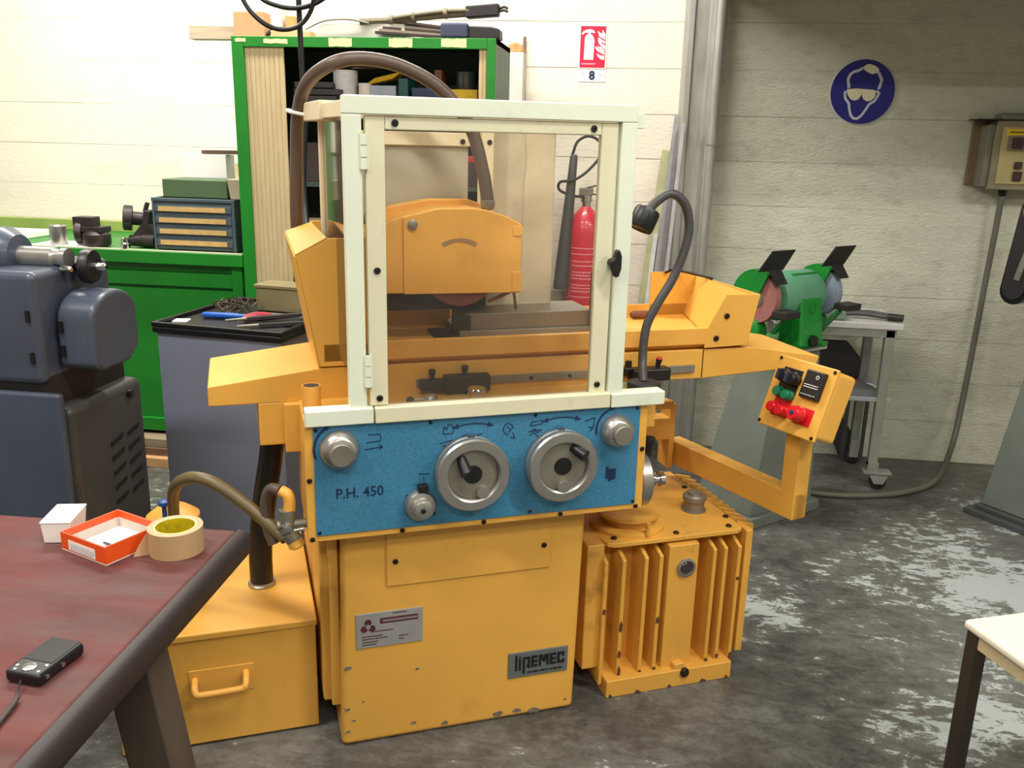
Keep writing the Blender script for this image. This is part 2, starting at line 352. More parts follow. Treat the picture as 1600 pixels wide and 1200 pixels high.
# rating plate
rp = part(MB().box(0.041, 0.204, -0.003, 0.001, 0.269, 0.362).build('rating_plate', grey_plate, G, bevel=0.001), 'grey rating plate with maroon emblem')
em = MB()
for k in range(3):
    a = R(90+120*k); cx, cz = 0.070+0.011*math.cos(a), 0.327+0.011*math.sin(a)
    em.prism([(cx+0.0085*math.cos(t*math.pi/6), cz+0.0085*math.sin(t*math.pi/6)) for t in range(12)], 'y', -0.0042, -0.003)
em.build('emblem', maroon, rp)
MB().lathe((0.070, -0.0042, 0.327), (0, -1, 0), [(0.006, 0), (0.006, 0.0008)], 12).build('emblem_eye', grey_plate, rp)
MB().prism([(0.099, 0.332), (0.192, 0.332), (0.192, 0.346), (0.099, 0.346)], 'y', -0.0042, -0.003).build('title_bar', maroon, rp)
ln = MB()
for (x0, x1, z) in [(0.130, 0.165, 0.355), (0.078, 0.130, 0.311), (0.055, 0.105, 0.299), (0.055, 0.116, 0.292), (0.055, 0.094, 0.284), (0.055, 0.09, 0.277), (0.145, 0.168, 0.291), (0.145, 0.158, 0.283)]:
    x = x0
    while x < x1:
        w = rc.uniform(0.002, 0.005); ln.box(x, min(x1, x+w), -0.0037, -0.003, z, z+0.0025); x += w+0.001
ln.build('print_lines', maroon, rp)
ln = MB(); x = 0.106
while x < 0.186:
    w = rc.uniform(0.002, 0.004); ln.box(x, x+w, -0.005, -0.0042, 0.3365, 0.3415); x += w+0.0012
ln.build('bar_lettering', grey_plate, rp)
# maker plate, lettering "lipEMEC"
mpz = part(MB().box(0.428, 0.591, -0.004, 0.001, 0.121, 0.193).build('maker_plate', mat('maker_plate_grey', (110, 116, 116), 0.4, 0.3, var=0.06), G, bevel=0.001), 'grey plate lettered LIPEMEC')
lt = MB(); y0, y1 = -0.0058, -0.004
lt.box(0.446, 0.4515, y0, y1, 0.142, 0.187)            # l
lt.box(0.4560, 0.4615, y0, y1, 0.142, 0.174); lt.box(0.4560, 0.4615, y0, y1, 0.177, 0.182)   # i
lt.box(0.4665, 0.4725, y0, y1, 0.131, 0.179); lt.box(0.4725, 0.4860, y0, y1, 0.173, 0.179); lt.box(0.4800, 0.4860, y0, y1, 0.146, 0.173); lt.box(0.4770, 0.480, y0, y1, 0.150, 0.156)  # p
lt.build('lettering', black, mpz)
lt = MB(); zt, zb, th = 0.1795, 0.1475, 0.0062
for x in (0.4895, 0.5405):                              # E, E
    lt.box(x, x+0.0065, y0, y1, zb, zt)
    for z in (zb, (zt+zb)/2-th/2, zt-th): lt.box(x+0.0065, x+0.0175, y0, y1, z, z+th)
lt.box(0.5105, 0.5165, y0, y1, zb, zt); lt.box(0.5315, 0.5375, y0, y1, zb, zt)   # M
lt.prism([(0.5165, zt), (0.5215, zt), (0.5245, 0.164), (0.5265, 0.164), (0.5265, 0.158), (0.5225, 0.158), (0.5165, 0.168)], 'y', y0, y1)
lt.prism([(0.5315, zt), (0.5265, zt), (0.5250, 0.168), (0.5250, 0.158), (0.5265, 0.158), (0.5315, 0.168)], 'y', y0, y1)
lt.box(0.5615, 0.568, y0, y1, zb, zt); lt.box(0.568, 0.581, y0, y1, zt-th, zt); lt.box(0.568, 0.581, y0, y1, zb, zb+th); lt.box(0.575, 0.581, y0, y1, zt-0.012, zt-th); lt.box(0.575, 0.581, y0, y1, zb+th, zb+0.011)   # C
lt.build('lettering', black, mpz)
lt = MB(); x = 0.480
for w in (0.006, 0.004, 0.012, 0.003, 0.009, 0.004, 0.003, 0.005, 0.012, 0.010):
    lt.box(x, x+w, y0, y1, 0.1315, 0.1355); x += w+0.003
lt.build('small_lettering', black, mpz)
# control box
cb = MB().box(-0.063, 0.75, -0.045, 0.24, 0.588, 0.862).build('control_box', yellow, G, bevel=0.004)
MB().box(-0.066, 0.753, -0.052, -0.044, 0.586, 0.863).build('front_flange', yellow, cb, bevel=0.003)
for (x, z) in [(-0.058, 0.735), (-0.056, 0.594), (0.147, 0.594), (0.342, 0.594), (0.535, 0.594), (0.735, 0.594), (0.743, 0.745)]:
    screw(cb, (x, -0.052, z), 0.006)
bp = part(MB().box(-0.047, 0.731, -0.0555, -0.050, 0.602, 0.8605).build('front_panel', blue, G, bevel=0.001), 'blue panel lettered P.H. 450')
PY = -0.0556
for (x, z) in [(-0.041, 0.852), (0.213, 0.852), (0.462, 0.852), (0.722, 0.852), (-0.04, 0.610), (0.455, 0.610), (0.725, 0.610), (0.2205, 0.632)]:
    screw(bp, (x, PY, z), 0.0042, black)
text_mesh('lettering', 'P.H. 450', 0.034, ink, bp, (-0.003, PY, 0.688), FR, 0.0008, 0.0004, sx=0.92)
def arrow_arc(cx, cz, r, a0, a1, w, both=True, heads=0.010):
    b = MB(); n = 14
    O = [(cx+(r+w/2)*math.cos(a0+(a1-a0)*i/n), cz+(r+w/2)*math.sin(a0+(a1-a0)*i/n)) for i in range(n+1)]
    I = [(cx+(r-w/2)*math.cos(a0+(a1-a0)*i/n), cz+(r-w/2)*math.sin(a0+(a1-a0)*i/n)) for i in range(n+1)]
    for i in range(n): b.prism([O[i], O[i+1], I[i+1], I[i]], 'y', PY-0.0008, PY+0.0004)
    for a, s in ([(a0, -1), (a1, 1)] if both else [(a1, 1)]):
        s = s*(1 if a1 > a0 else -1)
        p = Vector((cx+r*math.cos(a), cz+r*math.sin(a))); t = Vector((-math.sin(a), math.cos(a)))*s; nn = Vector((math.cos(a), math.sin(a)))
        b.prism([tuple(p+t*heads*1.6), tuple(p+nn*heads*0.6), tuple(p-nn*heads*0.6)], 'y', PY-0.0008, PY+0.0004)
    return b
arrow_arc(0.312, 0.70, 0.142, R(104), R(76), 0.0028).build('arrow_symbol', ink, bp)
arrow_arc(0.528, 0.70, 0.142, R(104), R(76), 0.0028).build('arrow_symbol', ink, bp)
arrow_arc(0.012, 0.806, 0.058, R(200), R(125), 0.006, False).build('arrow_symbol', ink, bp)
arrow_arc(0.672, 0.803, 0.055, R(190), R(110), 0.005, False).build('arrow_symbol', ink, bp)
def pictogram(x, z, pts, w=0.0022, heads=()):
    b = MB()
    for st in pts:
        for p, q in zip(st, st[1:]):
            b.bar((x+p[0], PY-0.0002, z+p[1]), (x+q[0], PY-0.0002, z+q[1]), w, 0.0012, up=(0, 1, 0))
    return b.build('pictogram', ink, bp)
hook = [[(0, 0), (0.03, 0.002), (0.034, 0.008), (0.03, 0.018), (0.004, 0.018)], [(-0.004, -0.016), (0.036, -0.012), (0.028, -0.006)], [(0.036, -0.012), (0.028, -0.018)]]
hand = [[(0, 0), (0.002, 0.018), (0.008, 0.01), (0.012, 0.022), (0.02, 0.02), (0.026, 0.012), (0.022, 0.0), (0, 0)], [(-0.008, -0.022), (0.02, -0.016), (0.024, -0.026), (-0.002, -0.028)]]
wh = [[(0.012*math.cos(t), 0.014*math.sin(t)) for t in [k*math.pi/4 for k in range(7)]], [(-0.004, 0.006), (0.008, -0.002), (0.0, -0.008)], [(0.012, -0.010), (0.016, -0.024), (0.006, -0.02)]]
table_s = [[(0, 0), (0.03, 0.004), (0.03, 0.012), (0.004, 0.01), (0, 0)], [(0.002, -0.012), (0.012, -0.008), (0.018, -0.018), (0.03, -0.010)]]
pictogram(0.068, 0.815, hook); pictogram(0.242, 0.822, hand); pictogram(0.396, 0.823, wh)
pictogram(0.45, 0.826, table_s); pictogram(0.445, 0.812, [[(0, 0), (0.03, 0.004)], [(0.004, -0.010), (0.014, -0.002), (0.024, -0.012)]]); pictogram(0.588, 0.824, [[(0.0, 0.004), (0.024, 0.012), (0.02, -0.014), (0.008, -0.010)], [(0.02, -0.014), (0.012, -0.022)]])
pictogram(0.285, 0.814, [[(0, 0), (0.008, 0.002), (0.012, -0.003), (0.022, 0.002), (0.03, -0.001), (0.05, 0.003)]], 0.002)
pictogram(0.154, 0.672, [[(0.004*k, 0.012*math.sin(k*1.9)) for k in range(5)], [(0.006, -0.014), (0.012, -0.026), (0.018, -0.014)], [(0.01, 0.0), (0.01, -0.02)]], 0.002)
pictogram(0.184, 0.722, [[(0, 0.008), (0.008, 0.009), (0.016, 0.007), (0.026, 0.008)], [(0.013, 0.002), (0.013, -0.012)]], 0.0016)
def patch(x0, x1, z0, z1): return [(x0, z0), (x1, z0), (x1, z1), (x0, z1)]
MB().prism([(0.648, 0.676), (0.655, 0.676), (0.657, 0.668), (0.664, 0.672), (0.674, 0.674), (0.674, 0.701), (0.655, 0.701), (0.655, 0.707), (0.648, 0.707)], 'y', PY-0.001, PY+0.0004).build('dark_symbol_patch', ink, bp)
MB().box(0.181, 0.204, -0.075, PY, 0.686, 0.7075).build('index_block', black, bp, bevel=0.001)
def knob(name, x, z, r, lab):
    k = MB().lathe((x, PY, z), (0, -1, 0), [(r*1.03, 0), (r*1.03, 0.006), (r, 0.008), (r*0.97, 0.020), (r*0.80, 0.030), (r*0.66, 0.034)], 32).build(name, steel, G)
    MB().lathe((x, PY-0.034, z), (0, -1, 0), [(r*0.62, 0), (r*0.62, 0.014), (r*0.56, 0.017), (0, 0.017)], 28).build('knob_cap', steel_dull, k)
    return part(k, lab)
knob('knob', 0.0085, 0.806, 0.043, 'steel knob at the left end of the blue panel')
knob('knob', 0.668, 0.800, 0.040, 'steel knob at the right end of the blue panel')
dk = part(MB().lathe((0.187, PY, 0.657), (0, -1, 0), [(0.037, 0), (0.037, 0.012), (0.033, 0.02), (0.024, 0.023), (0.024, 0.032), (0.019, 0.034), (0.019, 0.042), (0.014, 0.044), (0, 0.044)], 32).build('dial_knob', steel, G), 'small stepped steel dial')
MB().cyl((0.187, PY-0.0455, 0.657), (0.187, PY-0.042, 0.657), 0.006).build('dial_bore', black, dk)
def handwheel(x, z, ang, knob_ang, lab):
    c = (x, PY, z); d = (0, -1, 0)
    w = part(MB().lathe(c, d, [(0.074, 0), (0.083, 0.002), (0.084, 0.018), (0.080, 0.020), (0.080, 0.024), (0.0855, 0.027), (0.0865, 0.044), (0.083, 0.049), (0.064, 0.050), (0.060, 0.047), (0.058, 0.036), (0.0, 0.036)], 48).build('handwheel', steel, G), lab)
    MB().lathe((x, PY-0.036, z), d, [(0.0575, 0), (0.0575, 0.002), (0.022, 0.003), (0.022, 0.0)], 36).build('wheel_disc', steel_dull, w)
    MB().lathe((x, PY-0.036, z), d, [(0.023, 0), (0.021, 0.005), (0, 0.0055)], 24).build('hub_hole', black, w)
    a = R(ang); px, pz = x+0.048*math.cos(a), z+0.048*math.sin(a)
    MB().lathe((px, PY-0.036, pz), d, [(0.0155, 0), (0.0155, 0.012), (0.0145, 0.014), (0, 0.0145)], 20).build('stub_pin', steel, w)
    a = R(knob_ang); p0 = Vector((x+0.050*math.cos(a), PY-0.034, z+0.050*math.sin(a))); p1 = Vector((x+0.022*math.cos(a+0.5), PY-0.062, z+0.022*math.sin(a+0.5)))
    if lab.startswith('right'): p1 = p0+Vector((0.022, -0.030, -0.014))
    MB().tube([p0, p0.lerp(p1, 0.5), p1], lambda t: 0.011+0.004*t, 12).build('crank_handle', black, w)
    MB().bar((x-0.008, PY-0.012, z+0.0845), (x+0.008, PY-0.012, z+0.0845), 0.014, 0.007).build('index_mark', chrome, w)
handwheel(0.303, 0.733, -62, 124, 'left steel handwheel with black crank handle')
handwheel(0.521, 0.734, -88, 62, 'right steel handwheel with black crank handle')
# side handwheel on the right flank
sw = part(MB().lathe((0.772, 0.06, 0.622), (1, 0, 0), [(0.069, 0.0), (0.073, 0.004), (0.073, 0.030), (0.068, 0.034), (0.03, 0.034), (0, 0.034)], 40).build('side_handwheel', steel, G), 'steel handwheel seen edge-on at the right flank')
MB().lathe((0.806, 0.06, 0.612), (1, 0, 0), [(0.019, 0), (0.021, 0.03), (0.014, 0.034), (0.014, 0.044), (0.02, 0.046), (0.02, 0.058), (0.0, 0.06)], 20).build('hub_nut', chrome, sw)
MB().lathe((0.812, 0.05, 0.686), (0, 0, 1), [(0.010, 0), (0.009, 0.012), (0.009, 0.018), (0.017, 0.044), (0.015, 0.050), (0, 0.052)], 16).build('ball_handle', black, sw)
# guard frame around the wheel
ef = MB()
ef.box(0.034, 0.071, -0.060, -0.025, 0.895, 1.512); ef.box(0.641, 0.678, -0.060, -0.025, 0.889, 1.512); ef.box(0.034, 0.678, -0.060, -0.025, 1.512, 1.549)
ef.box(-0.063, 0.0845, -0.067, -0.025, 0.862, 0.898); ef.box(0.648, 0.788, -0.067, -0.025, 0.860, 0.894)
E1 = part(ef.build('guard_frame', cream, G, bevel=0.003), 'white square-tube guard frame')
MB().loft([(0.034, -0.027, 1.506), (0.064, -0.027, 1.506), (0.064, -0.027, 1.54), (0.034, -0.027, 1.54)], [(0.012, 0.29, 1.506), (0.044, 0.29, 1.506), (0.044, 0.29, 1.54), (0.012, 0.29, 1.54)]).build('side_rail', cream_warm, E1, bevel=0.003)
MB().loft([(0.010, 0.20, 1.502), (0.052, 0.20, 1.502), (0.052, 0.20, 1.546), (0.010, 0.20, 1.546)], [(-0.006, 0.43, 1.502), (0.036, 0.43, 1.502), (0.036, 0.43, 1.546), (-0.006, 0.43, 1.546)]).build('rail_end', cream_warm, E1, bevel=0.003)
MB().box(0.646, 0.676, -0.027, 0.43, 1.505, 1.540).build('side_rail', cream_warm, E1, bevel=0.003)
MB().box(0.676, 0.700, -0.045, -0.01, 1.500, 1.532).build('rail_tab', cream, E1, bevel=0.002)
MB().box(0.028, 0.064, 0.40, 0.43, 0.98, 1.505).build('rear_post', cream_warm, E1, bevel=0.003)
MB().box(0.064, 0.676, 0.402, 0.428, 1.512, 1.538).build('rear_top_rail', cream_warm, E1, bevel=0.003)
rb = MB().box(0.064, 0.425, 0.40, 0.425, 1.450, 1.484).build('rear_cross_bar', cream_warm, E1, bevel=0.002)
screw(rb, (0.395, 0.40, 1.462), 0.007)
MB().box(0.064, 0.413, 0.412, 0.418, 1.10, 1.450).build('rear_sheet', grey_sheet, E1)
rp2 = part(MB().box(0.449, 0.656, 0.410, 0.416, 1.0, 1.512).build('rear_pane', clear_pane('yellowed_plexiglass', (0.97, 0.90, 0.76), 0.42, (0.90, 0.79, 0.60)), E1), 'yellowed plastic rear pane')
MB().box(0.449, 0.479, 0.400, 0.411, 1.0, 1.512).build('pane_strip', cream_warm, E1)
screw(E1, (0.468, 0.400, 1.462), 0.007)
pane_m = clear_pane('clear_plexiglass', (0.985, 0.985, 0.97), 0.02, (0.75, 0.70, 0.6))
MB().box(0.036, 0.040, -0.025, 0.40, 0.97, 1.505).build('side_pane', pane_m, E1)
MB().box(0.668, 0.676, -0.025, 0.10, 0.955, 1.085).build('side_plate', cream, E1, bevel=0.001)
MB().tube([(0.681, 0.0, 1.20), (0.684, 0.0, 1.15), (0.683, 0.0, 1.085)], 0.004, 8).build('chain', steel_dull, E1)
D = MB()
D.box(0.078, 0.119, -0.052, -0.032, 0.898, 1.5105); D.box(0.596, 0.636, -0.052, -0.032, 0.896, 1.5105); D.box(0.119, 0.596, -0.052, -0.032, 1.483, 1.5105)
D.box(0.0875, 0.645, -0.067, -0.032, 0.861, 0.897)
DO = part(D.build('guard_door', mat('cream_door_paint', (220, 216, 186), 0.42, var=0.04, dirt=(130, 115, 80), dirt_amt=0.4, dirt_scale=10, dirt_lo=0.6, dirt_hi=0.8), G, bevel=0.003), 'cream framed door with clear pane')
part(MB().box(0.112, 0.602, -0.044, -0.040, 0.893, 1.488).build('door_pane', pane_m, DO), 'clear plastic pane')
for (x, z) in [(0.14, 1.497), (0.577, 1.497), (0.099, 1.196), (0.1, 0.915), (0.614, 0.917)]: screw(DO, (x, -0.052, z), 0.0075, black)
for z in (1.405, 0.945):
    h = MB()
    for k in range(3): h.cyl((0.0745, -0.062, z+k*0.024), (0.0745, -0.062, z+k*0.024+0.022), 0.007, n=12)
    h.box(0.066, 0.084, -0.062, -0.054, z, z+0.07)
    h.build('hinge', cream, DO)
MB().cyl((0.634, -0.052, 1.205), (0.634, -0.072, 1.205), 0.010).build('latch_stem', bolt_dark, DO)
MB().prism([(0.626, 1.185), (0.630, 1.175), (0.640, 1.175), (0.646, 1.195), (0.646, 1.222), (0.640, 1.238), (0.632, 1.236), (0.627, 1.218), (0.618, 1.212), (0.618, 1.200)], 'y', -0.088, -0.070).build('latch', black, DO, bevel=0.004)
# saddle, wings, table
sd = MB().prism([(-0.265, 0.859), (0.80, 0.858), (1.01, 0.856), (1.37, 0.874), (1.376, 0.901), (1.165, 0.936), (0.80, 0.938), (-0.01, 0.938), (-0.265, 0.906)], 'y', 0.15, 0.44).build('saddle_cover', yellow, G, bevel=0.003)
MB().box(1.005, 1.007, 0.1485, 0.151, 0.860, 0.936).build('cover_joint', bolt_dark, sd)
MB().prism([(0.30, 0.74), (0.15, 0.755), (0.15, 0.86), (0.45, 0.86), (0.45, 0.73)], 'x', -0.155, -0.063).build('saddle_end_casting', yellow, G, bevel=0.003)
MB().prism([(0.32, 0.72), (0.13, 0.74), (0.13, 0.8595), (0.4, 0.8595), (0.4, 0.70)], 'x', -0.097, -0.055).build('casting_step', yellow, G, bevel=0.003)
MB().box(0.05, 0.72, 0.20, 0.62, 0.55, 0.86).build('bed', yellow, G)
tb = MB()
tb.prism([(0.145, 0.953), (0.145, 0.996), (0.152, 0.999), (0.158, 0.996), (0.17, 0.962), (0.50, 0.962), (0.50, 0.998), (0.506, 0.998), (0.506, 0.94), (0.19, 0.936), (0.165, 0.94)], 'x', 0.0, 1.14)
TB = part(tb.build('work_table', orange, G, bevel=0.001), 'yellow sliding work table with splash trough')
# left splash guard
sg = MB(); t = 0.004
A = [(-0.010, 0.942), (0.108, 0.942), (0.108, 1.246), (0.016, 1.243), (-0.056, 1.204)]
sg.prism(A, 'y', 0.145, 0.149)
sg.slab([(-0.010, 0.145, 0.942), (-0.056, 0.145, 1.204), (-0.058, 0.46, 1.226), (-0.010, 0.46, 0.942)], t)
sg.slab([(-0.056, 0.145, 1.204), (0.016, 0.145, 1.243), (0.008, 0.46, 1.249), (-0.058, 0.46, 1.226)], t)
sg.prism([(-0.010, 0.942), (0.108, 0.942), (0.108, 1.255), (0.016, 1.255), (-0.058, 1.224)], 'y', 0.46, 0.464)
part(sg.build('splash_guard', yellow, TB, bevel=0.0015), 'tall flared splash guard at the left end')
# right splash hopper
sh = MB()
Fp = [(1.005, 0.942), (1.133, 0.945), (1.162, 1.084), (1.058, 1.086), (1.005, 0.985)]
sh.prism(Fp, 'y', 0.143, 0.149)
sh.slab([(1.133, 0.145, 0.945), (1.162, 0.145, 1.084), (1.162, 0.5, 1.084), (1.133, 0.5, 0.945)], t)
sh.slab([(1.02, 0.146, 0.964), (1.125, 0.146, 1.084), (1.162, 0.500, 1.082), (1.13, 0.500, 0.964)], 0.003)
sh.prism([(1.008, 0.94), (1.162, 0.94), (1.162, 1.085), (1.125, 1.094), (1.008, 1.096)], 'y', 0.500, 0.505)
SHP = part(sh.build('splash_hopper', yellow, TB, bevel=0.0015), 'flared splash hopper at the right end')
screw(SHP, (1.064, 0.143, 1.028), 0.008); screw(SHP, (1.037, 0.143, 0.968), 0.008)
MB().tube([(1.05, 0.49, 1.095), (1.09, 0.497, 1.10), (1.16, 0.40, 1.088)], 0.004, 6).build('hopper_lip', bolt_dark, SHP)
MB().box(1.136, 1.150, 0.19, 0.24, 0.938, 0.962).build('drain_tab', bolt_dark, TB)
rust = mat('rusty_brown', (110, 66, 40), 0.7, var=0.3, scale=30)
MB().lathe((0.93, 0.46, 0.975), (1, 0, 0), [(0.008, 0), (0.012, 0.01), (0.012, 0.05), (0.006, 0.07)], 12).build('chip_plug', rust, TB)
# magnetic chuck
chk = bpy.data.materials.new('laminated_chuck_steel'); chk.use_nodes = True
_n = chk.node_tree.nodes; _l = chk.node_tree.links; _b = _n['Principled BSDF']; _b.inputs['Metallic'].default_value = 0.5; _b.inputs['Roughness'].default_value = 0.42
_t = _n.new('ShaderNodeTexCoord'); _w = _n.new('ShaderNodeTexWave'); _w.inputs['Scale'].default_value = 62; _w.inputs['Distortion'].default_value = 0.4
_r = _n.new('ShaderNodeValToRGB'); _r.color_ramp.elements[0].color = (*lin((112, 102, 90)), 1); _r.color_ramp.elements[1].color = (*lin((146, 138, 126)), 1)
_l.new(_t.outputs['Object'], _w.inputs['Vector']); _l.new(_w.outputs['Fac'], _r.inputs[0]); _l.new(_r.outputs[0], _b.inputs['Base Color'])
CH = part(MB().box(0.378, 0.735, 0.29, 0.44, 0.985, 1.028).build('magnetic_chuck', chk, TB, bevel=0.002), 'steel magnetic chuck on the table')
MB().box(0.362, 0.742, 0.28, 0.45, 0.962, 0.985).build('chuck_base', steel_dull, CH, bevel=0.002)
MB().box(0.30, 0.375, 0.28, 0.40, 0.962, 0.972).build('chuck_clamp', bolt_dark, CH)
MB().box(0.345, 0.392, 0.285, 0.30, 0.985, 1.026).build('chuck_end_cap', black_matte, CH)
MB().box(0.730, 0.744, 0.27, 0.30, 0.965, 1.13).build('stop_bar', black_matte, TB, bevel=0.001)
# stroke dogs on the rail
rail = MB().box(0.22, 0.98, 0.142, 0.15, 0.877, 0.897).build('dog_rail', steel_dull, G, bevel=0.001)
screw(rail, (0.515, 0.142, 0.887), 0.005); screw(rail, (0.62, 0.142, 0.887), 0.005)
def dog(x0, x1, lab):
    d = MB().box(x0, x0+0.08, 0.118, 0.145, 0.874, 0.900); d.box(x0+0.06, x1, 0.112, 0.145, 0.868, 0.909); d.box(x0+0.11, x1-0.03, 0.115, 0.145, 0.850, 0.87)
    d = part(d.build('stroke_dog', black_matte, G, bevel=0.003), lab)
    for x, zz in ((x0+0.030, 0.900), (x0+0.112, 0.906)):
        MB().lathe((x, 0.13, zz), (0, 0, 1), [(0.006, 0), (0.006, 0.008), (0.0095, 0.022), (0.007, 0.026), (0, 0.027)], 12).build('clamp_screw', black, d)
dog(0.226, 0.400, 'black stroke dog with two clamp screws')
d2 = MB().box(0.765, 0.79, 0.12, 0.145, 0.885, 0.906); d2.box(0.782, 0.892, 0.105, 0.145, 0.868, 0.902)
d2 = part(d2.build('stroke_dog', black, G, bevel=0.006), 'black stroke dog with red-tipped lever')
MB().cyl((0.862, 0.13, 0.90), (0.866, 0.13, 0.922), 0.0055, 0.009).build('lever', black, d2); MB().cyl((0.866, 0.13, 0.922), (0.8665, 0.13, 0.928), 0.0085, 0.006).build('lever_tip', red, d2)
MB().lathe((0.778, 0.13, 0.905), (0, 0, 1), [(0.009, 0), (0.009, 0.016), (0, 0.018)], 12).build('clamp_screw', black, d2)
# knobs on top of the control box
k1 = part(MB().lathe((0.232, 0.04, 0.862), (0, 0, 1), [(0.018, 0), (0.018, 0.02), (0.013, 0.027), (0, 0.029)], 24).build('selector_knob', steel, G), 'steel selector with lever and ball')
MB().cyl((0.232, 0.04, 0.880), (0.19, 0.03, 0.880), 0.004).build('lever', steel, k1); MB().lathe((0.19, 0.03, 0.880), (-1, 0, 0), [(0.004, -0.002), (0.010, 0.004), (0.010, 0.012), (0.004, 0.016)], 14).build('ball', black, k1)
k2 = part(MB().lathe((0.345, 0.04, 0.862), (0, 0, 1), [(0.019, 0), (0.019, 0.01), (0.0225, 0.012), (0.0225, 0.034), (0.020, 0.037), (0, 0.037)], 28).build('chrome_knob', chrome, G), 'short chrome knob on the box top')
MB().prism([(0.315, 0.01), (0.375, 0.01), (0.37, 0.07), (0.32, 0.07)], 'z', 0.861, 0.866).build('knob_plate', yellow_worn, k2)
MB().lathe((-0.04, 0.04, 0.862), (0, 0, 1), [(0.021, 0), (0.021, 0.066), (0.019, 0.066), (0.018, 0.05), (0, 0.05)], 24).build('pipe_stub', orange, G)
MB().cyl((-0.04, 0.04, 0.90), (-0.04, 0.04, 0.9272), 0.0175).build('pipe_bore', bolt_dark, G)  # solid dark disc stands in for the shade inside the pipe
# wheel head
prof = [(0.10, 1.088), (0.212, 1.088), (0.212, 1.279), (0.10, 1.245)]
WG = part(MB().prism([(0.09, 1.090), (0.521, 1.086), (0.521, 1.262), (0.477, 1.283), (0.43, 1.297), (0.39, 1.303), (0.30, 1.302), (0.212, 1.281), (0.09, 1.235)], 'y', 0.275, 0.40).build('wheel_guard', orange, G, bevel=0.003), 'yellow arched wheel guard')
MB().prism([(0.14, 1.282), (0.20, 1.300), (0.30, 1.318), (0.40, 1.318), (0.44, 1.306), (0.44, 1.25), (0.14, 1.25)], 'y', 0.36, 0.405).build('rear_guard', orange, WG, bevel=0.003)
gd = MB().prism([(0.2135, 1.088), (0.5205, 1.085), (0.5205, 1.260), (0.477, 1.281), (0.43, 1.295), (0.39, 1.301), (0.30, 1.300), (0.2135, 1.279)], 'y', 0.268, 0.276).build('guard_door', orange, WG, bevel=0.002)
MB().lathe((0.236, 0.268, 1.262), (0, -1, 0), [(0.012, 0), (0.012, 0.006), (0.009, 0.008), (0, 0.008)], 20).build('lock_knob', steel_dull, WG)
for z0, z1 in ((1.232, 1.256), (1.088, 1.140)): MB().box(0.497, 0.523, 0.2655, 0.27, z0, z1).build('hinge_block', orange, WG, bevel=0.001)
aa = MB(); n = 12
for i in range(n):
    a0 = R(125-70*i/n); a1 = R(125-70*(i+1)/n); c = (0.356, 1.157); w = 0.004+0.003*abs(i/n-0.4)
    aa.prism([(c[0]+(0.075+w)*math.cos(a0), c[1]+(0.066+w)*math.sin(a0)), (c[0]+(0.075+w)*math.cos(a1), c[1]+(0.066+w)*math.sin(a1)), (c[0]+(0.075-w)*math.cos(a1), c[1]+(0.066-w)*math.sin(a1)), (c[0]+(0.075-w)*math.cos(a0), c[1]+(0.066-w)*math.sin(a0))], 'y', 0.2665, 0.2685)
aa.build('rotation_arrow', mat('grey_brown_print', (150, 116, 84), 0.6), WG)
part(MB().lathe((0.365, 0.275, 1.150), (0, 1, 0), [(0.03, 0.01), (0.098, 0.01), (0.1, 0.012), (0.1, 0.042), (0.098, 0.044), (0.03, 0.044)], 48).build('grinding_wheel', mat('maroon_abrasive', (126, 72, 66), 0.9, var=0.1, scale=80, bump=0.2, bscale=250), G), 'maroon grinding wheel under the guard')
MB().box(0.14, 0.445, 0.335, 0.40, 1.035, 1.10).build('wheel_flange_housing', black_matte, WG)
MB().bar((0.445, 0.30, 1.058), (0.515, 0.30, 1.088), 0.006, 0.008).build('coolant_nozzle', rust, WG)
MB().bar((0.512, 0.30, 1.088), (0.520, 0.30, 1.035), 0.006, 0.006).build('nozzle_stay', rust, WG)
MB().box(0.12, 0.38, 0.45, 0.85, 0.55, 1.40).build('column', yellow, G, bevel=0.01)
# coolant hose over the guard
H = MB().tube([(0.06, 0.56, 0.95), (0.02, 0.55, 1.08), (-0.018, 0.525, 1.18), (-0.027, 0.51, 1.26), (-0.022, 0.49, 1.42), (-0.016, 0.45, 1.525), (0.004, 0.38, 1.592), (0.056, 0.30, 1.632), (0.131, 0.30, 1.646), (0.222, 0.30, 1.631), (0.316, 0.30, 1.583), (0.39, 0.30, 1.496), (0.424, 0.30, 1.388), (0.437, 0.30, 1.318)], 0.0165, 14)
CH2 = part(H.build('coolant_hose', rubber, G), 'brown rubber hose arching over the guard frame')
MB().lathe((0.4375, 0.30, 1.295), (0, 0, 1), [(0.012, 0), (0.016, 0.004), (0.0185, 0.008), (0.0185, 0.024), (0.012, 0.028)], 16).build('hose_fitting', steel_dull, CH2)
MB().tube([(0.024, 0.42, 1.515), (-0.005, 0.425, 1.518), (-0.036, 0.44, 1.524), (-0.04, 0.47, 1.528), (-0.005, 0.48, 1.522), (0.024, 0.432, 1.52)], 0.0045, 8).build('cable_tie', white_print, CH2)
